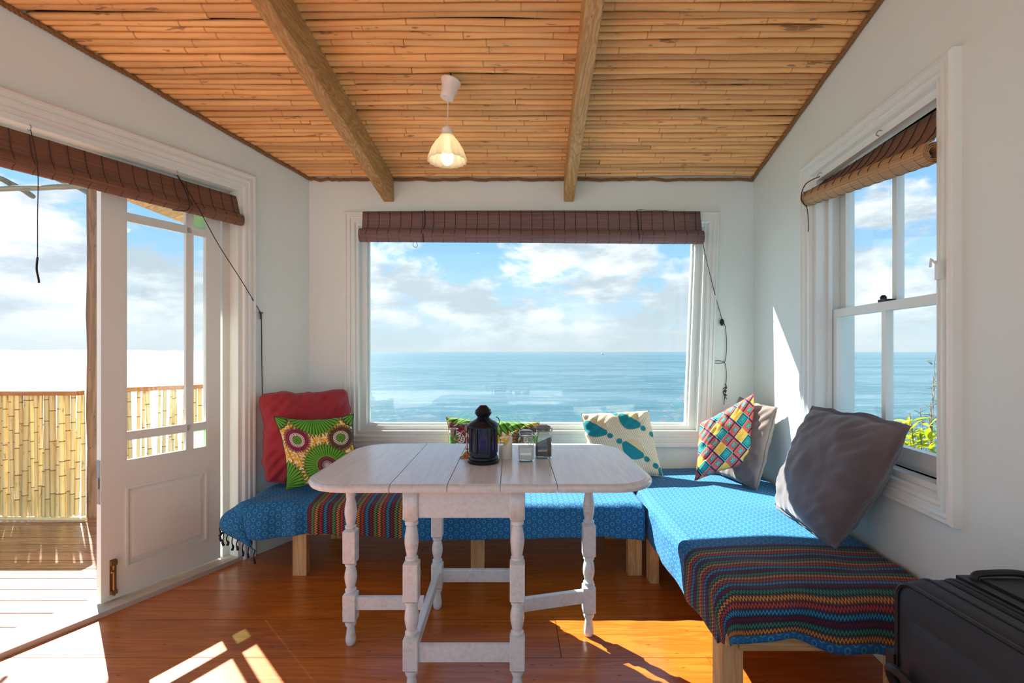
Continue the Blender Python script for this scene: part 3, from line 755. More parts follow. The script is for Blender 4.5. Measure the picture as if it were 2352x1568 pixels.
MB().lathe([(.004, .022), (.012, .018), (.014, .010), (.026, .006), (.0275, -.030), (.026, -.032), (0, -.032)], (cx_, LY, zs), 20).build('lamp_holder', LWHT, lp, smooth=True)
mt = begin('frosted_shade'); c = coord(); tl = nd('ShaderNodeBsdfTranslucent'); put(tl.inputs[0], lin((250, 238, 212)))
tp = nd('ShaderNodeBsdfTransparent'); put(tp.inputs[0], (.95, .9, .8)); n_ = noi(c, 90, 2)
SHADE = out(shmix(n_*.1+.20, shmix(.5, prin(lin((244, 234, 214)), .35), E(tl.outputs[0])), E(tp.outputs[0])), mt)
fl = lambda a, z: 1+(.10*min(1, (zs*0-z)/.12))*abs(((a*16/(2*math.pi)) % 1)*2-1)
shp = [(.030, -.022), (.034, -.035), (.050, -.055), (.066, -.085), (.077, -.120), (.083, -.142)]
b = MB().lathe(shp, (cx_, LY, zs), 64, cap=False, fl=fl); o = b.build('lamp_shade', SHADE, lp, smooth=20); sm = o.modifiers.new('thick', 'SOLIDIFY'); sm.thickness = .002
mt = begin('bulb_glow'); em = nd('ShaderNodeEmission'); put(em.inputs[0], mix(noi(coord(), 5, 1)*.1, (1, .86, .66), (1, .90, .74))); em.inputs[1].default_value = 4.0; BULB = out(E(em.outputs[0]), mt)
MB().lathe([(.001, -.160), (.012, -.157), (.022, -.149), (.0285, -.135), (.0295, -.122), (.026, -.105), (.017, -.085), (.013, -.06), (.013, -.03)], (cx_, LY, zs), 24).build('bulb', BULB, lp, smooth=True)
# ------------------------------------------------------------------ gateleg table
def M_table():
    mt = begin('whitewashed_wood'); c = coord(); r = rnd()
    g = noi(scl(c, 70, 5, 70, off=comb(r*9.0, r*5.0, 0.0)), 1.0, 4, .6); w = noi(c, 7, 5, .65); sp = noi(c, 55, 4, .7)
    col = mix(ss(g, .35, .7)*.5, lin((224, 231, 234)), lin((206, 208, 208)))
    col = mix(ss(w*.6+g*.4, .52, .72)*.35, col, lin((190, 172, 154)))
    col = mix(ss(sp, .70, .77)*.6, col, lin((96, 66, 46)))
    return out(prin(col, .24, bump(g+sp*.5, .08, .0015)), mt)
TAB = M_table()
TX0, TX1, TY0, TY1, TZ = -.715, .495, 1.555, 2.285, .74
SL, SR = -.400, .148
tb_ = empty('gateleg_table', (-.12, 1.92, 0), 'whitewashed wooden gateleg table with rounded leaves and turned legs', 'table')
EDGE = [(0, 0), (.004, -.0025), (.010, -.0028), (.016, -.006), (.020, -.012), (.020, -.018), (.016, -.025)]   # (outset, z) below top
def slab(x0, x1, rl, rr, name):
    def outline(ins):
        a, c, d, e = x0+(ins if rl else .0012), x1-(ins if rr else .0012), TY0+ins, TY1-ins
        P = []
        def arc(cx, cy, r, a0):
            n = 14 if r > .02 else 1
            if n == 1: P.append((cx, cy)); return
            for k in range(n+1):
                an = math.radians(a0+90*k/n); P.append((cx+r*math.cos(an), cy+r*math.sin(an)))
        R_l = max(.16-ins, .02) if rl else 0; R_r = max(.16-ins, .02) if rr else 0
        arc(a+R_l, d+R_l, R_l, 180); arc(c-R_r, d+R_r, R_r, 270); arc(c-R_r, e-R_r, R_r, 0); arc(a+R_l, e-R_l, R_l, 90)
        return P
    rs = []
    for o_, z_ in EDGE: rs.append([(p[0], p[1], TZ+z_) for p in outline(.020-o_)])
    rs = rs[::-1]
    return MB().rings(rs).build(name, TAB, tb_, smooth=30)
slab(TX0, SL, True, False, 'drop_leaf'); slab(SR, TX1, False, True, 'drop_leaf')
slab(SL, -.212, False, False, 'top_board'); slab(-.212, -.038, False, False, 'top_board'); slab(-.038, SR, False, False, 'top_board')
def sq(cx, cy, h, z0, z1, ch=.010):
    a = h; k = h*.62
    def ring(q, z, cut): return [(cx+x_, cy+y_, z) for x_, y_ in ((-q+cut, -q), (q-cut, -q), (q, -q+cut), (q, q-cut), (q-cut, q), (-q+cut, q), (-q, q-cut), (-q, -q+cut))]
    return [ring(k, z0, k*.55), ring(a, z0+ch, .003), ring(a, z1-ch, .003), ring(k, z1, k*.55)]
def leg(cx, cy, top='block', name='leg'):
    b = MB(); h = .0255
    def L(prof): b.lathe(prof, (cx, cy, 0), 16)
    L([(.0145, 0), (.018, .003), (.0205, .018), (.020, .032), (.0155, .062), (.0145, .074), (.020, .077), (.0225, .084), (.0215, .091), (.017, .094)])
    b.rings(sq(cx, cy, h, .092, .214))
    L([(.017, .212), (.0225, .217), (.0225, .223), (.0165, .228), (.0185, .236), (.0235, .258), (.0245, .272), (.0235, .287), (.0185, .309), (.0165, .313), (.0225, .317), (.0225, .323), (.018, .328)])
    b.rings(sq(cx, cy, h, .324, .468))
    L([(.017, .466), (.0225, .470), (.0225, .476), (.0165, .480), (.019, .492), (.0235, .518), (.0245, .532), (.0235, .548), (.0185, .577), (.0165, .584)])
    if top == 'block':
        L([(.0165, .583), (.0225, .588), (.0225, .596), (.018, .602)]); b.rings(sq(cx, cy, h, .598, .714, .012))
    else:
        L([(.0165, .583), (.019, .60), (.0215, .65), (.020, .68), (.0175, .695), (.022, .702), (.022, .714)])
    return b.build(name, TAB, tb_, smooth=40)
FX0, FX1, FY, BY = -.342, .018, 1.632, 2.195
for lx_ in (FX0, FX1):
    for ly_ in (FY, BY): leg(lx_, ly_)
GL, GR = (-.648, 1.925), (.318, 1.985)
leg(GL[0], GL[1], 'round', 'gate_leg'); leg(GR[0], GR[1], 'round', 'gate_leg')
def rail(p, q, z0, z1, th=.020, name='stretcher'):
    p, q = Vector(p), Vector(q); d = (q-p).normalized(); n_ = Vector((-d.y, d.x))*th/2; c_ = .0025
    def ring(P): return [(P.x-n_.x, P.y-n_.y, z0+c_), (P.x-n_.x, P.y-n_.y, z1-c_), (P.x-n_.x*.7, P.y-n_.y*.7, z1), (P.x+n_.x*.7, P.y+n_.y*.7, z1), (P.x+n_.x, P.y+n_.y, z1-c_), (P.x+n_.x, P.y+n_.y, z0)]
    return MB().rings([ring(p), ring(q)]).build(name, TAB, tb_, smooth=20)
g = .024
rail((FX0+g, FY), (FX1-g, FY), .122, .179, .024); rail((FX0+g, BY), (FX1-g, BY), .122, .179, .024)
rail((FX0, FY+g), (FX0, BY-g), .128, .173, .026); rail((FX1, FY+g), (FX1, BY-g), .128, .173, .026)
rail((FX0+g, FY-.008), (FX1-g, FY-.008), .612, .7145, .018, 'apron'); rail((FX0+g, BY+.008), (FX1-g, BY+.008), .612, .7145, .018, 'apron')
rail((FX0-.008, FY+g), (FX0-.008, BY-g), .612, .7145, .018, 'apron'); rail((FX1+.008, FY+g), (FX1+.008, BY-g), .612, .7145, .018, 'apron')
rail((GL[0]+g, GL[1]), (FX0-.013, 1.925), .140, .192, .022, 'gate_rail'); rail((GR[0]-g, GR[1]-.006), (FX1+.013, 1.91), .140, .192, .022, 'gate_rail')
rail((GL[0]+g*.7, GL[1]), (FX0-.018, 1.925), .66, .7145, .022, 'gate_rail'); rail((GR[0]-g*.7, GR[1]-.006), (FX1+.018, 1.91), .66, .7145, .022, 'gate_rail')
# ------------------------------------------------------------------ benches
BZ = .285                                              # top of bench platform
bk = empty('bench', (-.25, 2.8, 0), 'pine bench along the window wall under the blue throw', 'bench', 'pine benches')
def pl(name, p0, p1, mat, par): return MB().box(p0, p1).build(name, mat, par)
def leg_box(cx, cy, w, d, z1, par): return pl('leg', (cx-w/2, cy-d/2, 0), (cx+w/2, cy+d/2, z1), PINE, par)
pl('front_rail', (-1.215, 2.46, .235), (.66, 2.495, BZ), PINEX, bk); pl('back_rail', (-1.215, 3.05, .235), (.66, 3.085, BZ), PINEX, bk)
for k in range(7): pl('slat', (-1.21, 2.50+k*.079, BZ-.02), (.66, 2.50+k*.079+.07, BZ), PINEX, bk)
for lx_ in (-1.115, -.18, .645): leg_box(lx_, 2.535, .072, .045, .255, bk)
for lx_ in (-1.10, .62): leg_box(lx_, 3.03, .072, .045, .255, bk)
br_ = empty('bench', (1.1, 2.2, 0), 'pine bench along the right wall under the striped throw', 'bench', 'pine benches')
def xs(y): return .684+.02*(y-1.6)
MB().hexa([(xs(1.52), 1.52, .235), (xs(1.52)+.035, 1.52, .235), (xs(3.05)+.035, 3.05, .235), (xs(3.05), 3.05, .235)], [(xs(1.52), 1.52, BZ), (xs(1.52)+.035, 1.52, BZ), (xs(3.05)+.035, 3.05, BZ), (xs(3.05), 3.05, BZ)]).build('side_rail', PINEX, br_)
pl('front_rail', (xs(1.52)+.04, 1.52, .225), (1.335, 1.555, BZ), PINEX, br_)
for k in range(14): pl('slat', (.80, 1.57+k*.105, BZ-.02), (xr(1.57+k*.105)-.03, 1.57+k*.105+.09, BZ), PINEX, br_)
leg_box(xs(1.6)+.036, 1.60, .068, .075, .235, br_); leg_box(.722, 2.46, .045, .068, .235, br_); leg_box(1.30, 1.60, .068, .07, .225, br_)
leg_box(1.36, 2.42, .045, .068, .25, br_)
# ------------------------------------------------------------------ throws
def M_throw(name, s0, s1, along_u=True, dk=(22, 22, 34), mar=(150, 28, 58), grn=(118, 160, 92)):
    mt = begin(name); u, v, _ = xyz(coord('UV')); c = coord()
    a, b_ = (u, v) if along_u else (v, u)                 # a = across the stripes
    w, h = .056, .037
    def cell(du, dv):
        x_ = (frac(u/w+du)-.5)*w; y_ = (frac(v/h+dv)-.5)*h
        return x_, y_
    x1, y1 = cell(0, 0); x2, y2 = cell(.5, .5)
    r1 = length(x1, y1); r2 = length(x2, y2); r = mn(r1, r2)
    sel = lt(r1, r2); X_ = x1*sel+x2*(1.0-sel); Y_ = y1*sel+y2*(1.0-sel); th_ = m('ARCTAN2', Y_, X_)
    ring_ = ss(ab(r-.0082-sn(th_*8.0)*.0009), .0028, .0014); core = mn(ss(r, .0052, .0036), ss(mn(ab(X_), ab(Y_)), .0004, .0010))
    x3, y3 = cell(.5, 0.0); x4, y4 = cell(0.0, .5); cr = mn(length(x3, y3), length(x4, y4)); dot = ss(cr, .0032, .0018)
    n = noi(c, 3.0, 3); wv = noi(comb(u*900.0, v*900.0, 0.0), 1.0, 2)
    basec = mix(n, lin((10, 84, 146)), lin((18, 110, 170)))
    basec = mix(ring_*.7+dot*.5, basec, lin((70, 164, 190))); basec = mix(core*.5, basec, lin((12, 40, 74)))
    bw = .0208; k = (a-s0)/bw; bi = flr(k); f = frac(k); five = frac((bi+.5)/5.0)
    bc = ramp(five, (0, lin(mar)), (.2, lin(grn)), (.4, lin((222, 150, 60))), (.6, lin((196, 74, 62))), (.8, lin((50, 156, 206))))
    for nn in E.nt.nodes:
        if nn.bl_idname == 'ShaderNodeValToRGB': nn.color_ramp.interpolation = 'CONSTANT'
    zig = ab(f-.5-(tri(b_/.0125)-.5)*.62); line = ss(zig, .21, .11)
    dark = mix(.10, lin(dk), bc); stripe = mix(line*.9, dark, bc)
    zone = mn(gt(a, s0), lt(a, s1))
    col = mix(zone, basec, stripe); col = mul(.35, col, mix(wv, (.6, .6, .6), (1.25, 1.25, 1.25)))
    return out(prin(col, .85, bump(wv, .25, .0008), Sheen_Weight=.05), mt)
def arcdrop(s, r):
    if s <= 0: return 0, 0
    if s < r*math.pi/2: return r*math.sin(s/r), r*(1-math.cos(s/r))
    return r, r+s-r*math.pi/2
THZ = .405
# back throw: u runs along x, v from wall to front and down
def back_throw():
    R = .055; RL = .15; YF = 2.455; q0 = -1.345; q1 = .665
    depth = BW-.02-YF; dropF = .20; dropL = .215; nu, nv = 190, 96
    def f(u, v):
        X = q1-(q1-q0+dropL)*u; pv = (depth+dropF)*v
        y_ = BW-.02-min(pv, depth); dp = max(0, pv-depth); dq = max(0, q0-X)
        qe = max(q0, xl(y_)+.15); xx_ = max(X, qe) if dq <= 0 else qe
        if dq <= 0 and X < qe: dq = (qe-X)*.5
        d = (dp**4+dq**4)**.25*1.04 if dq > 0 and dp > 0 else max(dp, dq)
        nn = math.hypot(dp, dq) or 1
        o_, dn = arcdrop(d, R+(RL-R)*(dq/nn)**2)
        crown = .012*math.sin(math.pi*min(1, pv/depth))*math.sin(math.pi*min(1, max(0, (X-q0)/(q1-q0))))**.3
        w_ = noise.noise((X*3.2, pv*5, 1))*.006+noise.noise((X*9, pv*7, 4))*.004*(1+2*(X < -.6))
        hang = min(1, d/.12)
        fold = hang*(.011*noise.noise((X*14, 3, pv*3))+(.014*math.sin(X*42+3*math.sin(X*7)) if X < -.95 else .004*math.sin(X*23)))
        hemlift = 0
        if dp > 0: hemlift = dp/dropF*(.020*math.exp(-((X+1.02)/.22)**2)+.006*math.sin(X*6))
        p = Vector((xx_-o_*dq/nn, y_-o_*dp/nn, THZ+crown-dn+w_+hemlift))
        out_ = Vector((-dq/nn, -dp/nn, 0))
        p += out_*fold
        if dq > 0 and dp > 0:
            cc_ = min(1, dq/dropL)*min(1, dp/dropF); p.z -= .03*cc_; p.x += .15*cc_
        if y_ > 2.45: p.x = max(p.x, xl(p.y)+.035)
        elif p.y > 2.2: p.x = max(p.x, xl(p.y)+.05)
        return (p.x, p.y, p.z), (X, pv)
    o = MB().sheet(nu, nv, f).build('throw_blanket', M_throw('back_throw_cloth', -1.03, -.552, True), smooth=80, origin=(-.3, 2.8, THZ))
    s_ = o.modifiers.new('thick', 'SOLIDIFY'); s_.thickness = .004; s_.offset = -1
    tag(o, 'blue patterned throw with tasselled end on the window bench', 'throw')
    TS = M_plain('tassel_yarn', lin((30, 34, 52)), .95, 0, .4, 80)
    for k in range(17):
        p, _ = f(1.0, .52+.48*k/16.2); p = Vector(p); L = random.uniform(.045, .065)
        pts = [p+Vector((0, 0, .004)), p+Vector((random.uniform(-.006, .004), -.002, -L*.4)), p+Vector((random.uniform(-.008, .006), -.003, -L*.75)), p+Vector((random.uniform(-.008, .006), -.003, -L))]
        MB().tube(bez(pts, 4), [.003]*6+[.0042, .0058, .0062, .0058, .0065, .007, .005], 6).build('tassel', TS, o, smooth=True)
    return o
back_throw()
def right_throw():
    R = .055; dropF = .185; dropL = .215; YE = 1.555; YB = BW-.02
    Ly = YB-YE; nu, nv = 110, 190; W_ = .74
    def f(u, v):
        pv = (Ly+dropF)*v; y_ = YB-min(pv, Ly); dp = max(0, pv-Ly)
        wR = xr(y_)-.025; wL = xs(y_)+.045+(.05*max(0, (y_-2.45)) if y_ > 2.45 else 0)
        LW = wR-wL; qv = (W_+dropL)*u; xx_ = wR-min(qv/W_, 1)*LW; dq = max(0, qv-W_)
        d = (dp**4+dq**4)**.25 if dq > 0 and dp > 0 else max(dp, dq)
        o_, dn = arcdrop(d, R); nn = math.hypot(dp, dq) or 1
        crown = .010*math.sin(math.pi*min(1, qv/W_))
        w_ = noise.noise((qv*4, pv*3, 11))*.006
        # soft bulges near the striped end
        e = max(0, 1-abs(y_-1.70)/.3); w_ += e*.010*noise.noise((qv*5+2, pv*6, 9))
        hang = min(1, d/.10)
        fold = hang*(.010*noise.noise((qv*9, pv*9, 2))+.008*math.sin(qv*26+pv*3)*(dp > 0)+.004*math.sin(pv*21))
        hem = 0
        if dp > 0: hem = dp/dropF*(.022*math.exp(-((xx_-.83)/.09)**2)+.006*math.sin(xx_*30)-.035*min(1, max(0, (xx_-.88)/.15)))
        if dq > 0 and dp <= 0: hem += dq/dropL*(.02*max(0, (y_-2.3))/.5)
        p = Vector((xx_-o_*dq/nn, y_-o_*dp/nn, THZ+crown-dn+w_+hem))
        p += Vector((-dq/nn, -dp/nn, 0))*fold
        if dp > 0 and dq > 0: p.z = max(p.z, .238)
        return (p.x, p.y, p.z), (qv, pv)
    o = MB().sheet(nu, nv, f, flip=True).build('throw_blanket', M_throw('right_throw_cloth', YB-1.875, YB-1.875+.479, False, (12, 30, 54), (110, 22, 60), (64, 142, 118)), smooth=80, origin=(1.1, 2.2, THZ))
    s_ = o.modifiers.new('thick', 'SOLIDIFY'); s_.thickness = .004; s_.offset = -1
    tag(o, 'blue throw with zigzag striped end on the right bench', 'throw')
right_throw()
# ------------------------------------------------------------------ cushions
def cushion(name, c4, T, mat, label, seed, pinch=.07, nrm_hint=(0, -1, 0), wr=1.0, flange=0.0, pipe=None, n=56, fat=.42, wob=.006, rnd_=0.0):
    BL, BR_, TR, TL = [Vector(p) for p in c4]
    ctr = (BL+BR_+TR+TL)/4; N = ((BR_-BL)+(TR-TL)).cross((TL-BL)+(TR-BR_)).normalized()
    if N.dot(Vector(nrm_hint)) < 0: N = -N
    wlen = ((BR_-BL).length+(TR-TL).length)/2; hlen = ((TL-BL).length+(TR-BR_).length)/2
    def pos(a, b_):                                     # a,b in [-1,1]
        aa = a*(1-pinch*(1-b_*b_)); bb_ = b_*(1-pinch*(1-a*a)); u, v = (aa+1)/2, (bb_+1)/2
        if rnd_:
            k = 1-rnd_*(abs(a)*abs(b_))**5; u, v = .5+(u-.5)*k, .5+(v-.5)*k
        e = max(abs(a), abs(b_))**3; ang = math.atan2(b_, a)
        ww = wob*e*(noise.noise((math.cos(ang)*2.3+seed*5, math.sin(ang)*2.3, 1))+.6*noise.noise((math.cos(ang)*6+seed*5, math.sin(ang)*6, 4)))
        u += ww*a/wlen; v += ww*b_/hlen
        return BL*(1-u)*(1-v)+BR_*u*(1-v)+TR*u*v+TL*(1-u)*v
    def thick(a, b_):
        k = 1/(1-flange) if flange else 1; a2, b2 = min(1, abs(a)*k), min(1, abs(b_)*k)
        return T*.5*max(0, (1-a2**2.2)*(1-b2**2.2))**fat
    def mk(sgn):
        def f(u, v):
            a, b_ = 2*u-1, 2*v-1; p = pos(a, b_); t = thick(a, b_); e = min(1, t/(T*.5)*1.6)
            ed = 1-min(1, t/(T*.5)); q = (a*1.7+seed*3.1, b_*1.7, seed*1.7+sgn)
            w_ = wr*(.007*noise.noise((q[0], q[1], q[2]))+.0045*noise.noise((q[0]*2.3, q[1]*2.3, 3))+.0075*ed*noise.noise((math.atan2(b_, a)*5.5, seed, sgn*2)))
            sag = -.05*T*(b_)                             # fuller at the bottom
            # radial puckers towards corners
            w_ += wr*.005*abs(a*b_)*math.sin((a-b_)*22+seed)*e
            return tuple(p+N*sgn*(t*(1+sag*2)+w_*e)), (u, v)
        return f
    b = MB(); b.sheet(n, n, mk(1)); b.sheet(n, n, mk(-1), flip=True)
    # orientation of front faces
    o = b.build(name, mat, smooth=80, origin=tuple(ctr))
    import bmesh
    bm = bmesh.new(); bm.from_mesh(o.data); bmesh.ops.remove_doubles(bm, verts=bm.verts, dist=1e-5); bmesh.ops.recalc_face_normals(bm, faces=bm.faces); bm.to_mesh(o.data); bm.free()
    tag(o, label, 'cushion')
    if pipe:
        pts = []
        K = 40
        for side in range(4):
            for k in range(K):
                t = -1+2*k/K; a, b_ = ((t, -1), (1, t), (-t, 1), (-1, -t))[side]; pts.append(pos(a, b_)-ctr)
        mb = MB().tube(pts, pipe, 6, closed=True); s = mb.build('seam', mat, None, smooth=True); s.parent = o
    return o
def M_red():
    mt = begin('red_cotton'); c = coord(); n = noi(c, 5, 4); w = noi(c, 400, 2)
    return out(prin(mix(n, lin((150, 34, 46)), lin((176, 48, 56))), .85, bump(w+noi(c, 14, 4)*6.0, .25, .003), Sheen_Weight=.15), mt)
def M_velvet(name, a, b_):
    mt = begin(name); c = coord(); n = noi(c, 6, 5, .6); w = noi(c, 350, 2)
    return out(prin(mix(ss(n, .3, .7), a, b_), .9, bump(w+noi(c, 22, 4)*4.0, .25, .002), Sheen_Weight=.3), mt)
def M_flower(name='green_flower_print', k=1.0, ou=0.0, ov=0.0):
    mt = begin(name); u, v, _ = xyz(coord('UV')); u = u*k+ou; v = v*k+ov
    nz = noi(comb(u*22.0, v*22.0, 0.0), 1.0, 3)
    bgc = mix(ss(nz, .48, .56), lin((232, 176, 28)), lin((240, 226, 190)))
    ln = tri(u*9.0+v*3.0+nz*.6); bgc = mix(ss(ln, .10, .03), bgc, lin((40, 34, 16)))
    col = bgc
    def polar(cx, cy):
        x_, y_ = u-cx, v-cy; return length(x_, y_), m('ARCTAN2', y_, x_)
    def petals(col, cx, cy, R, R0, npt, c1, c2, dk, sharp=.28, dd=1.0):
        r, th = polar(cx, cy); k = th*(npt/(2*math.pi)); t = tri(k); t2 = tri(k*2.0+.25)
        edge = R*(1-sharp)+t*(R*sharp); mask = lt(r, edge)
        pc = mix(ss(t, .15, .75), c2, c1); pc = mix(ss(t, .22, .05)*dd, pc, dk)
        pc = mix(mn(ss(t2, .25, .1), ss(r, R*.95, R*.7))*(.8*dd), pc, dk)
        ring2 = mn(gt(r, edge-.012), mask); pc = mix(ring2*(.9*dd), pc, dk)
        # dark shadow petals poking out between
        sh = lt(r, edge+.045*tri(k+.5)); col = mix(sh*(.4+.5*dd), col, dk)
        return mix(mask, col, pc)
    def disc(col, cx, cy, R, c, c2=None, nd_=0, ph=0.0):
        r, th = polar(cx, cy); msk = lt(r, R); cc = c
        if nd_:
            t = tri(th*(nd_/(2*math.pi))+ph); cc = mix(mn(ss(t, .55, .35), ss(ab(r-R*.82), R*.14, R*.09)), c, c2)
        return mix(msk, col, cc)
    G1, G2, DK = lin((104, 186, 40)), lin((60, 140, 22)), lin((16, 30, 8))
    col = petals(col, -.06, .06, .36, .1, 36, G1, G2, DK); col = petals(col, 1.02, .10, .30, .1, 34, G1, G2, DK)
    col = petals(col, .5, 1.10, .40, .1, 46, G1, G2, DK); col = petals(col, -.02, 1.0, .20, .1, 20, G1, G2, DK); col = petals(col, 1.03, 1.02, .20, .1, 20, G1, G2, DK)
    col = petals(col, .60, .27, .37, .15, 46, G1, G2, DK)
    col = disc(col, .60, .27, .150, lin((170, 190, 70))); col = disc(col, .60, .27, .144, lin((120, 32, 60)), lin((70, 84, 20)), 16)
    col = disc(col, .60, .27, .092, lin((40, 16, 34))); col = disc(col, .60, .27, .078, lin((150, 140, 150)), lin((70, 50, 66)), 22); col = disc(col, .60, .27, .040, lin((200, 190, 196)), lin((80, 60, 80)), 12)
    def small(col, cx, cy, c1, c2, ring_):
        col = petals(col, cx, cy, .195, .1, 30, c1, c2, lin((26, 8, 18)), .30, .35); col = petals(col, cx, cy, .150, .1, 30, c1, c2, lin((30, 8, 20)), .2, .35)
        col = disc(col, cx, cy, .108, ring_); col = disc(col, cx, cy, .104, lin((222, 214, 196)), lin((40, 30, 30)), 24)
        col = disc(col, cx, cy, .082, lin((226, 220, 204)), lin((30, 22, 24)), 20, .5); col = disc(col, cx, cy, .062, lin((30, 60, 16))); col = disc(col, cx, cy, .058, lin((92, 160, 40)), lin((40, 96, 20)), 14)
        return disc(col, cx, cy, .034, lin((70, 130, 34)), lin((120, 180, 60)), 8)
    col = small(col, .23, .67, lin((170, 14, 84)), lin((120, 16, 66)), lin((60, 20, 40))); col = small(col, .84, .68, lin((112, 72, 34)), lin((92, 66, 30)), lin((40, 66, 80)))
    w = noi(coord(), 420, 2)
    return out(prin(col, .8, bump(w+noi(coord(), 16, 4)*4.0, .2, .002), Sheen_Weight=.1), mt)
def M_leafprint():
    mt = begin('teal_leaf_print'); u, v, _ = xyz(coord('UV'))
    st = tri(u*34.0+v*8.0); col = mix(ss(st, .55, .25), lin((232, 226, 206)), lin((196, 180, 144)))
    def leafs(col, sh, cw, chh, ang, L_, Wd):
        ca, sa = math.cos(ang), math.sin(ang)
        p = u*ca+v*sa+sh[0]; q = v*ca-u*sa+sh[1]; rowi = flr(q/chh); x_ = (frac(p/cw+rowi*.43)-.5)*cw; y_ = (frac(q/chh)-.5)*chh
        halfw = (1.0-(x_/L_)*(x_/L_))*Wd; inx = lt(ab(x_), L_); edge = halfw*(1.0+tri(x_*60.0)*.14)
        body = mn(inx, lt(ab(y_), edge)); rim = mn(inx, lt(ab(y_), edge+.010))
        col = mix(rim, col, lin((206, 186, 140)))
        tan_ = mix(ss(tri(p*40.0), .4, .2), lin((226, 206, 158)), lin((200, 172, 116)))
        lc = mix(gt(y_, Wd*.38), mix(ss(tri(x_*30.0+y_*18.0), .12, .05), lin((0, 134, 148)), lin((0, 104, 122))), tan_)
        col = mix(body, col, lc)
        for sg in (-1, 1):
            dx = x_-sg*(L_+.040); r = length(dx, y_*1.0); col = mix(lt(r, .050), col, lin((206, 186, 140))); col = mix(lt(r, .041), col, lin((0, 134, 148)))
        return col
    col = leafs(col, (.12, .33), 0.60, .40, math.radians(-38), .185, .145)
    w = noi(coord(), 420, 2)
    return out(prin(col, .85, bump(w+noi(coord(), 16, 4)*5.0, .25, .002)), mt)
def M_geo():
    mt = begin('coral_square_print'); u, v, _ = xyz(coord('UV')); a = math.radians(38); ca, sa = math.cos(a), math.sin(a); K = 6.0
    p = (u*ca+v*sa)*K+.3; q = (v*ca-u*sa)*K+.2
    i, j = flr(p), flr(q); x_, y_ = frac(p)-.5, frac(q)-.5
    cls = m('FLOORED_MODULO', i+j*2.0, 4.0) if False else m('MODULO', i+j*2.0+40.0, 5.0)
    d = mx(ab(x_), ab(y_))
    coral, navy, teal, yel = lin((226, 90, 78)), lin((38, 42, 96)), lin((40, 168, 166)), lin((244, 186, 50))
    nz = noi(comb(u*26.0, v*26.0, 0.0), 1.0, 3)
    xs_ = mn(ab(x_-y_), ab(x_+y_)); ex = mn(lt(xs_, .10), lt(length(x_, y_), .28)); exo = mn(lt(xs_, .135), lt(length(x_, y_), .32))
    c0 = mix(exo, mix(nz*.4, coral, lin((240, 130, 104))), lin((30, 60, 70))); c0 = mix(ex, c0, lin((70, 190, 180)))
    c0 = mix(mx(gt(x_, .36), lt(y_, -.36)), c0, navy)
    c1_ = mix(exo, teal, lin((16, 50, 66))); c1_ = mix(ex, c1_, lin((50, 176, 172))); c1_ = mix(gt(d, .36), c1_, lin((18, 44, 74))); c1_ = mix(gt(d, .44), c1_, lin((110, 200, 200)))
    c2 = mix(ss(tri(nz*6.0), .3, .12), yel, lin((250, 226, 160)))
    col = mix(lt(ab(cls-1.0), .5), c0, c1_); col = mix(lt(ab(cls-3.0), .5), col, c2)
    w = noi(coord(), 420, 2)
    return out(prin(col, .8, bump(w+noi(coord(), 16, 4)*4.0, .2, .002)), mt)
FLOWER = M_flower(); FLOWER2 = M_flower('green_petal_print', .62, .22, .30); GREY = M_velvet('charcoal_velvet', lin((90, 83, 86)), lin((110, 102, 104))); GREY2 = M_velvet('taupe_cotton', lin((110, 96, 92)), lin((128, 112, 106)))
cushion('cushion', [(-1.395, 2.70, .425), (-.975, 2.90, .425), (-1.02, 2.99, .93), (-1.445, 2.77, .93)], .21, M_red(), 'large plain red pillow in the corner by the deck doors', 1, -.015, (.4, -.9, 0), 3.2, pipe=.003, fat=.40, wob=.022, rnd_=.07)
cushion('cushion', [(-1.22, 2.585, .425), (-.82, 2.675, .425), (-.91, 2.745, .815), (-1.325, 2.665, .815)], .12, FLOWER, 'square cushion with green sunflower print against the red pillow', 2, .13, (.3, -.9, .2), 1.0, pipe=.002)
cushion('cushion', [(-.40, 2.92, .43), (.19, 2.92, .43), (.175, 3.04, .725), (-.415, 3.04, .755)], .13, FLOWER2, 'green sunflower print cushion behind the lantern under the window', 3, .06, (0, -1, .2), 1.3, pipe=.002)
cushion('cushion', [(.47, 2.86, .425), (.915, 2.90, .42), (.868, 3.035, .805), (.432, 3.03, .785)], .12, M_leafprint(), 'cream cushion with teal leaf print under the sea window', 4, .05, (0, -1, .2), 1.5, pipe=.0022)
cushion('cushion', [(1.065, 2.79, .425), (1.392, 2.70, .560), (1.415, 2.80, .935), (1.120, 2.87, .74)], .13, M_geo(), 'coral and teal geometric print cushion in the right corner', 5, .05, (-.4, -.9, .2), 1.0, pipe=.0024)
cushion('cushion', [(1.25, 2.96, .43), (1.335, 2.61, .42), (1.475, 2.665, .862), (1.425, 3.0, .89)], .12, GREY2, 'taupe cushion half hidden behind the geometric print cushion', 6, .04, (-.9, -.3, .2), 1.5, pipe=.003)
cushion('cushion', [(1.275, 2.32, .43), (1.235, 1.825, .425), (1.345, 1.604, .93), (1.412, 2.25, .915)], .20, GREY, 'large charcoal velvet cushion leaning below the sash window', 7, -.012, (-.9, -.2, .2), 2.0, flange=.045, pipe=.0025, wob=.014)
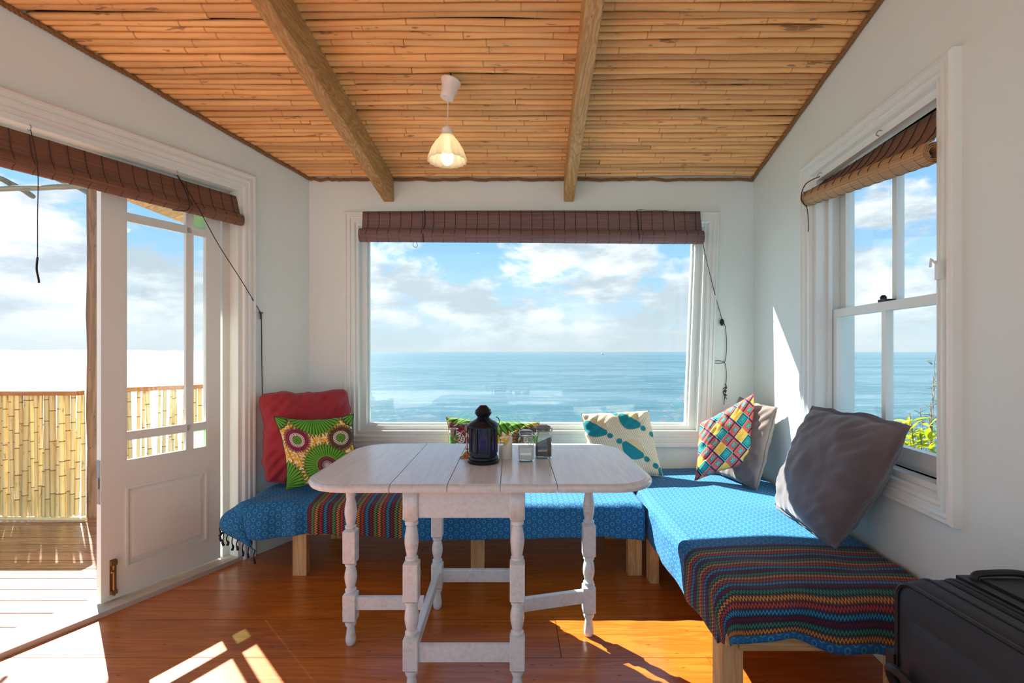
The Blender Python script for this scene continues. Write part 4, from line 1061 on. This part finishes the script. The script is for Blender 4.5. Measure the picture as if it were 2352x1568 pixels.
# ------------------------------------------------------------------ things on the table
def hexring(R, z, c, n=6, rot=0.0): return [(c[0]+R*math.cos(2*math.pi*k/n+rot), c[1]+R*math.sin(2*math.pi*k/n+rot), z) for k in range(n)]
lc = (-.113, 1.885); LM = M_plain('lantern_black', lin((24, 30, 42)), .30, .35, .25, 40); z0 = TZ
ln_ = empty('lantern', (lc[0], lc[1], z0), 'black metal six-sided candle lantern on the table', 'lantern')
MB().lathe([(.060, 0), (.063, .004), (.063, .010), (.058, .014), (.060, .018), (.058, .024), (.052, .027), (0, .027)], (lc[0], lc[1], z0), 36).build('base', LM, ln_, smooth=True)
rot = math.radians(0)
R6 = .0535
b = MB()
b.rings([hexring(R6, z0+.026, lc, 6, rot), hexring(R6, z0+.042, lc, 6, rot)]); b.build('lower_rim', LM, ln_)
b = MB(); b.rings([hexring(R6, z0+.134, lc, 6, rot), hexring(R6, z0+.143, lc, 6, rot)]); b.build('upper_rim', LM, ln_)
PURP = M_glass('smoked_purple_glass', (.52, .46, .64), 1.3)
for k in range(6):
    a = 2*math.pi*k/6+rot; px_, py_ = lc[0]+.050*math.cos(a), lc[1]+.050*math.sin(a)
    MB().tube([(px_, py_, z0+.04), (px_, py_, z0+.138)], .0065, 6).build('post', LM, ln_)
    p, q = Vector(hexring(.049, 0, lc, 6, rot)[k]), Vector(hexring(.049, 0, lc, 6, rot)[(k+1) % 6]); d = (q-p).normalized(); nn = Vector((d.y, -d.x, 0))*.0008
    b = MB(); b.hexa([p-nn, q-nn, q+nn, p+nn], [p-nn, q-nn, q+nn, p+nn]); b.v = [(x_, y_, z0+(.041 if i < 4 else .137)) for i, (x_, y_, _) in enumerate(b.v)]
    b.build('pane', PURP, ln_)
MB().lathe([(.0, .142), (.060, .142), (.0625, .145), (.060, .150), (.050, .159), (.047, .161), (.035, .167), (.026, .173), (.023, .178), (.028, .185), (.0325, .192), (.0340, .195), (.0320, .198), (.024, .212), (.0145, .222), (.012, .224), (0, .224)], (lc[0], lc[1], z0), 32).build('roof', LM, ln_, smooth=True)
b = MB()
for k in range(6):
    a = 2*math.pi*k/6+.26; c_ = Vector((lc[0]+.0285*math.cos(a), lc[1]+.0285*math.sin(a), z0+.205)); b.tube([c_-Vector((math.cos(a), math.sin(a), .6))*.003, c_+Vector((math.cos(a), math.sin(a), .6))*.001], .0042, 8)
b.build('vent_hole', M_plain('vent_dark', (.01, .01, .012), .8), ln_)
HP = lambda x_, y_, z_: (lc[0]+x_, lc[1]+y_, z0+z_)
MB().tube(bez([HP(.008, -.026, .188), HP(.012, -.045, .176), HP(.022, -.06, .165), HP(.036, -.052, .150), HP(.047, -.035, .137), HP(.056, -.012, .142), HP(.062, .004, .155), HP(.060, .012, .170), HP(.050, .014, .176)], 6), .0016, 6).build('handle', DARKMETAL, ln_, smooth=True)
MB().lathe([(.012, .028), (.0125, .085), (.010, .088), (0, .088)], (lc[0], lc[1], z0), 16).build('candle', M_plain('purple_wax', lin((92, 40, 190)), .5, 0, .1, 20, Subsurface_Weight=.3), ln_, smooth=True)
# candle
mt = begin('white_wax'); WAX = out(prin(mix(noi(coord(), 30, 3), lin((236, 228, 208)), lin((246, 240, 226))), .45, None, Subsurface_Weight=.35, Subsurface_Radius=(.02, .012, .006)), mt)
cc = (-.026, 1.955); cd = empty('candle', (cc[0], cc[1], TZ), 'half melted white pillar candle beside the lantern', 'candle')
b = MB(); n = 28; rs = []
prof = [(.026, 0), (.0275, .003), (.0275, .02), (.0272, .035)]
for r, z_ in prof: rs.append([(cc[0]+r*math.cos(2*math.pi*k/n), cc[1]+r*math.sin(2*math.pi*k/n), TZ+z_) for k in range(n)])
def rimz(a): return .048+.036*math.exp(-((math.atan2(math.sin(a+.25), math.cos(a+.25)))/1.15)**2)+.003*math.sin(a*5)
for r, dz in ((.0272, 0), (.025, .0025), (.020, -.002), (.012, -.012), (.002, -.012)):
    rs.append([(cc[0]+(r+(.006 if rimz(2*math.pi*k/n) > .07 and r < .026 else 0)*.0)*math.cos(2*math.pi*k/n), cc[1]+r*math.sin(2*math.pi*k/n), TZ+(rimz(2*math.pi*k/n) if r > .015 else .044)+dz) for k in range(n)])
b.rings(rs); b.build('wax_body', WAX, cd, smooth=60)
MB().tube(bez([(cc[0], cc[1], TZ+.03), (cc[0]+.001, cc[1], TZ+.045), (cc[0]+.004, cc[1], TZ+.05)], 4), .0012, 5).build('wick', CORD, cd)
b = MB().lathe([(0, -.010), (.007, -.009), (.0105, -.001), (.009, .005), (.004, .008), (0, .0085)], (cc[0]+.0175, cc[1]-.006, TZ+.081), 14); b.build('melted_lump', WAX, cd, smooth=True)
# candelabra
SILV = M_plain('tarnished_silver', lin((186, 160, 140)), .22, 1.0, .15, 60)
kc = (-.185, 1.972); ca_ = empty('candelabra', (kc[0], kc[1], TZ), 'small tarnished silver candelabra behind the lantern', 'candelabra')
MB().lathe([(.030, 0), (.032, .003), (.030, .006), (.022, .010), (.013, .018), (.007, .026), (.006, .032), (.008, .035), (.005, .038), (.004, .060), (.005, .075), (.009, .083), (.006, .090), (.005, .100), (.010, .104), (0, .105)], (kc[0], kc[1], TZ), 24).build('stem', SILV, ca_, smooth=True)
def kcup(dx, dz): return MB().lathe([(.004, 0), (.009, .006), (.011, .012), (.013, .030), (.018, .034), (.019, .036), (.012, .036), (.010, .014), (0, .012)], (kc[0]+dx, kc[1], TZ+dz), 20)
kcup(-.055, .082).build('candle_cup', SILV, ca_, smooth=True); kcup(0, .103).build('candle_cup', SILV, ca_, smooth=True); kcup(.055, .082).build('candle_cup', SILV, ca_, smooth=True)
for s in (-1, 1):
    MB().tube(bez([(kc[0]+s*.004, kc[1], TZ+.098), (kc[0]+s*.012, kc[1], TZ+.108), (kc[0]+s*.022, kc[1], TZ+.100), (kc[0]+s*.030, kc[1], TZ+.078), (kc[0]+s*.042, kc[1], TZ+.068), (kc[0]+s*.052, kc[1], TZ+.074), (kc[0]+s*.055, kc[1], TZ+.084)], 6), .0030, 8).build('arm', SILV, ca_, smooth=True)
# jars
JG = M_glass('jar_glass', (.95, .98, .975), 1.6)
def rsq(cx, cy, h, r, z, n=5):
    P = []
    for sx, sy, a0 in ((1, 1, 0), (-1, 1, 90), (-1, -1, 180), (1, -1, 270)):
        for k in range(n+1):
            an = math.radians(a0+90*k/n); P.append((cx+sx*(h-r)+r*math.cos(an), cy+sy*(h-r)+r*math.sin(an), z))
    return P
def jar(c, h, ht, body_h, label, fill, lidmat, clip_front):
    z0 = TZ; o = empty('clip_jar', (c[0], c[1], z0), label, 'jar', 'clip-top jars')
    nr = h*.82; b = MB()
    outer = [rsq(c[0], c[1], h*.86, h*.3, z0), rsq(c[0], c[1], h, h*.34, z0+.004), rsq(c[0], c[1], h, h*.34, z0+body_h-.010), rsq(c[0], c[1], h*.93, h*.6, z0+body_h), rsq(c[0], c[1], nr, nr*.98, z0+body_h+.006), rsq(c[0], c[1], nr, nr*.98, z0+ht-.020)]
    g = .0025
    inner = [rsq(c[0], c[1], nr-g, (nr-g)*.98, z0+ht-.020), rsq(c[0], c[1], nr-g, (nr-g)*.98, z0+body_h+.005), rsq(c[0], c[1], h*.93-g, h*.5, z0+body_h-.002), rsq(c[0], c[1], h-g, h*.3, z0+body_h-.012), rsq(c[0], c[1], h-g, h*.3, z0+.010), rsq(c[0], c[1], h*.8, h*.25, z0+.007)]
    b.rings(outer+inner); b.build('glass_body', JG, o, smooth=35)
    MB().lathe([(0, -.006), (nr*.86, -.006), (nr*.9, .001), (nr*1.08, .002), (nr*1.10, .008), (nr*1.0, .013), (nr*.7, .016), (0, .0165)], (c[0], c[1], z0+ht-.0195), 28).build('lid', lidmat, o, smooth=True)
    MB().lathe([(nr*1.02, 0), (nr*1.06, .0015), (nr*1.02, .003)], (c[0], c[1], z0+ht-.026), 28, cap=False).build('rubber_seal', M_plain('seal_rubber', lin((190, 180, 168)), .6), o, smooth=True)
    wire = MB(); zt = z0+body_h+.012
    wire.tube([(c[0]+nr*1.03*math.cos(2*math.pi*k/24), c[1]+nr*1.03*math.sin(2*math.pi*k/24), zt) for k in range(24)], .0011, 5, closed=True)
    wire.tube([(c[0]+nr*1.08*math.cos(2*math.pi*k/24), c[1]+nr*1.08*math.sin(2*math.pi*k/24), z0+ht-.0145) for k in range(24)], .0011, 5, closed=True)
    dx, dy = clip_front; tx, ty = -dy, dx
    Q = lambda r_, s_, z_: (c[0]+dx*r_+tx*s_, c[1]+dy*r_+ty*s_, z_)
    wire.tube(bez([Q(nr*1.05, -.008, z0+ht-.016), Q(nr*1.3, -.009, z0+ht-.018), Q(nr*1.35, -.008, zt+.002), Q(nr*1.1, -.006, zt-.002), Q(nr*1.25, -.006, zt-.022), Q(nr*1.22, 0, zt-.034), Q(nr*1.25, .006, zt-.022), Q(nr*1.1, .006, zt-.002), Q(nr*1.35, .008, zt+.002), Q(nr*1.3, .009, z0+ht-.018), Q(nr*1.05, .008, z0+ht-.016)], 5), .0011, 5)
    wire.build('wire_clip', STEEL, o, smooth=True)
    hh = h-.0032; zl, zr_ = fill[1], fill[2]
    bot = rsq(c[0], c[1], hh*.97, h*.26, z0+.0105); mid = rsq(c[0], c[1], hh, h*.28, z0+.014)
    top = [(x_, y_, z0+zl+(zr_-zl)*((x_-c[0])/h*.5+.5)+.0015*noise.noise((x_*300, y_*300, 1))) for x_, y_, _ in rsq(c[0], c[1], hh, h*.28, 0)]
    MB().rings([bot, mid, top]).build('contents', fill[0], o, smooth=25)
    return o
SUGAR = M_plain('white_sugar', lin((226, 222, 218)), .8, 0, .1, 300, .5); COFFEE = M_plain('brown_coffee', lin((84, 56, 44)), .9, 0, .5, 500, .8)
jar((.055, 1.905), .031, .126, .088, 'clip-top glass jar of white sugar on the table', (SUGAR, .058, .058), JG, (.45, -.893))
jar((.128, 1.965), .034, .137, .098, 'clip-top glass jar of brown coffee on the table', (COFFEE, .050, .080), M_plain('grey_lid', lin((120, 118, 122)), .4), (1, -.1))
# ------------------------------------------------------------------ suitcase
SUIT = M_plain('suitcase_black', lin((36, 39, 46)), .55, 0, .25, 60, .2); SUITD = M_plain('suitcase_trim', lin((24, 24, 28)), .5, 0, .2, 60)
sc_ = empty('suitcase', (1.12, .98, 0), 'black upright suitcase standing in front of the striped bench end', 'suitcase')
X0, X1, Y0, Y1, Z0_, Z1_ = .945, 1.255, .72, 1.19, .035, .628
def rb(x0, x1, ins, r, n=7):                           # rounded ring in YZ at plane x
    def ring(x, i_): 
        a, c, d, e = Y0+i_, Y1-i_, Z0_+i_, Z1_-i_; rr = max(r-i_, .01); P = []
        for cy, cz, a0 in ((c-rr, e-rr, 0), (a+rr, e-rr, 90), (a+rr, d+rr, 180), (c-rr, d+rr, 270)):
            for k in range(n+1):
                an = math.radians(a0+90*k/n); P.append((x, cy+rr*math.cos(an), cz+rr*math.sin(an)))
        return P
    return ring
rg_ = rb(X0, X1, 0, .055)
prof = [(X0-.012, .075), (X0-.006, .040), (X0+.004, .018), (X0+.006, .010), (X0+.022, .002), (X0+.05, 0), (X0+.085, 0), (X0+.090, .006), (X0+.100, .006), (X0+.105, 0), (X0+.15, 0), (X1-.06, .002), (X1-.02, .012), (X1, .04)]
MB().rings([rg_(x_, i_) for x_, i_ in prof]).build('shell', SUIT, sc_, smooth=50)
for x_, rr in ((X0+.004, .0055), (X0+.055, .0035), (X0+.118, .0035)):
    MB().tube(rg_(x_, .010 if x_ < X0+.01 else -.001), rr, 6, closed=True).build('piping', SUITD, sc_, smooth=True)
MB().tube(rg_(X0+.095, .003), .0035, 6, closed=True).build('zip', M_plain('zip_black', (.006, .006, .008), .7), sc_, smooth=True)
b = MB()                                               # pocket bulge on the visible face
def bul(u, v):
    y_ = Y0+.06+(Y1-Y0-.12)*u; z_ = .30+.25*v; e = max(0, (1-abs(2*u-1)**4)*(1-abs(2*v-1)**4)); return (X0-.010-.022*e**.6, y_, z_), (u, v)
b.sheet(20, 16, bul); b.build('front_pocket', SUIT, sc_, smooth=80)
# lower handle, wheels, top handle
MB().tube(bez([(X0-.01, Y1-.05, .33), (X0-.035, Y1-.04, .40), (X0-.045, Y1-.055, .425), (X0-.045, Y1-.10, .425), (X0-.045, Y1-.20, .40), (X0-.03, Y1-.23, .37), (X0-.005, Y1-.24, .33)], 6), .011, 8).build('carry_handle', SUITD, sc_, smooth=True)
b = MB(); b.box((X0-.006, Y1-.012, .36), (X0+.02, Y1+.014, .43)); b.box((X0, Y1-.008, .33), (X0+.014, Y1+.01, .36)); b.build('zip_pull', SUITD, sc_)
for yy_ in (Y0+.06, Y1-.06):
    for xx_ in (X0+.05, X1-.05):
        b = MB().lathe([(.010, -.012), (.034, -.012), (.036, 0), (.034, .012), (.010, .012)], (0, 0, 0), 18); b.v = [(xx_+z_, yy_+x_, .036+y_) for x_, y_, z_ in b.v]; b.build('wheel', SUITD, sc_, smooth=True)
b = MB(); b.box((X0+.13, Y1-.25, Z1_-.004), (X1-.03, Y1-.03, Z1_+.006)); b.box((X0+.16, Y1-.21, Z1_+.004), (X1-.06, Y1-.06, Z1_+.012)); b.build('handle_plate', SUITD, sc_)
MB().tube(bez([(X0+.155, Y1-.05, Z1_), (X0+.16, Y1-.05, Z1_+.016), (X0+.20, Y1-.05, Z1_+.020), (X1-.06, Y1-.05, Z1_+.020), (X1-.03, Y1-.05, Z1_+.014), (X1-.028, Y1-.05, Z1_)], 5), .008, 8).build('pull_handle', SUITD, sc_, smooth=True)
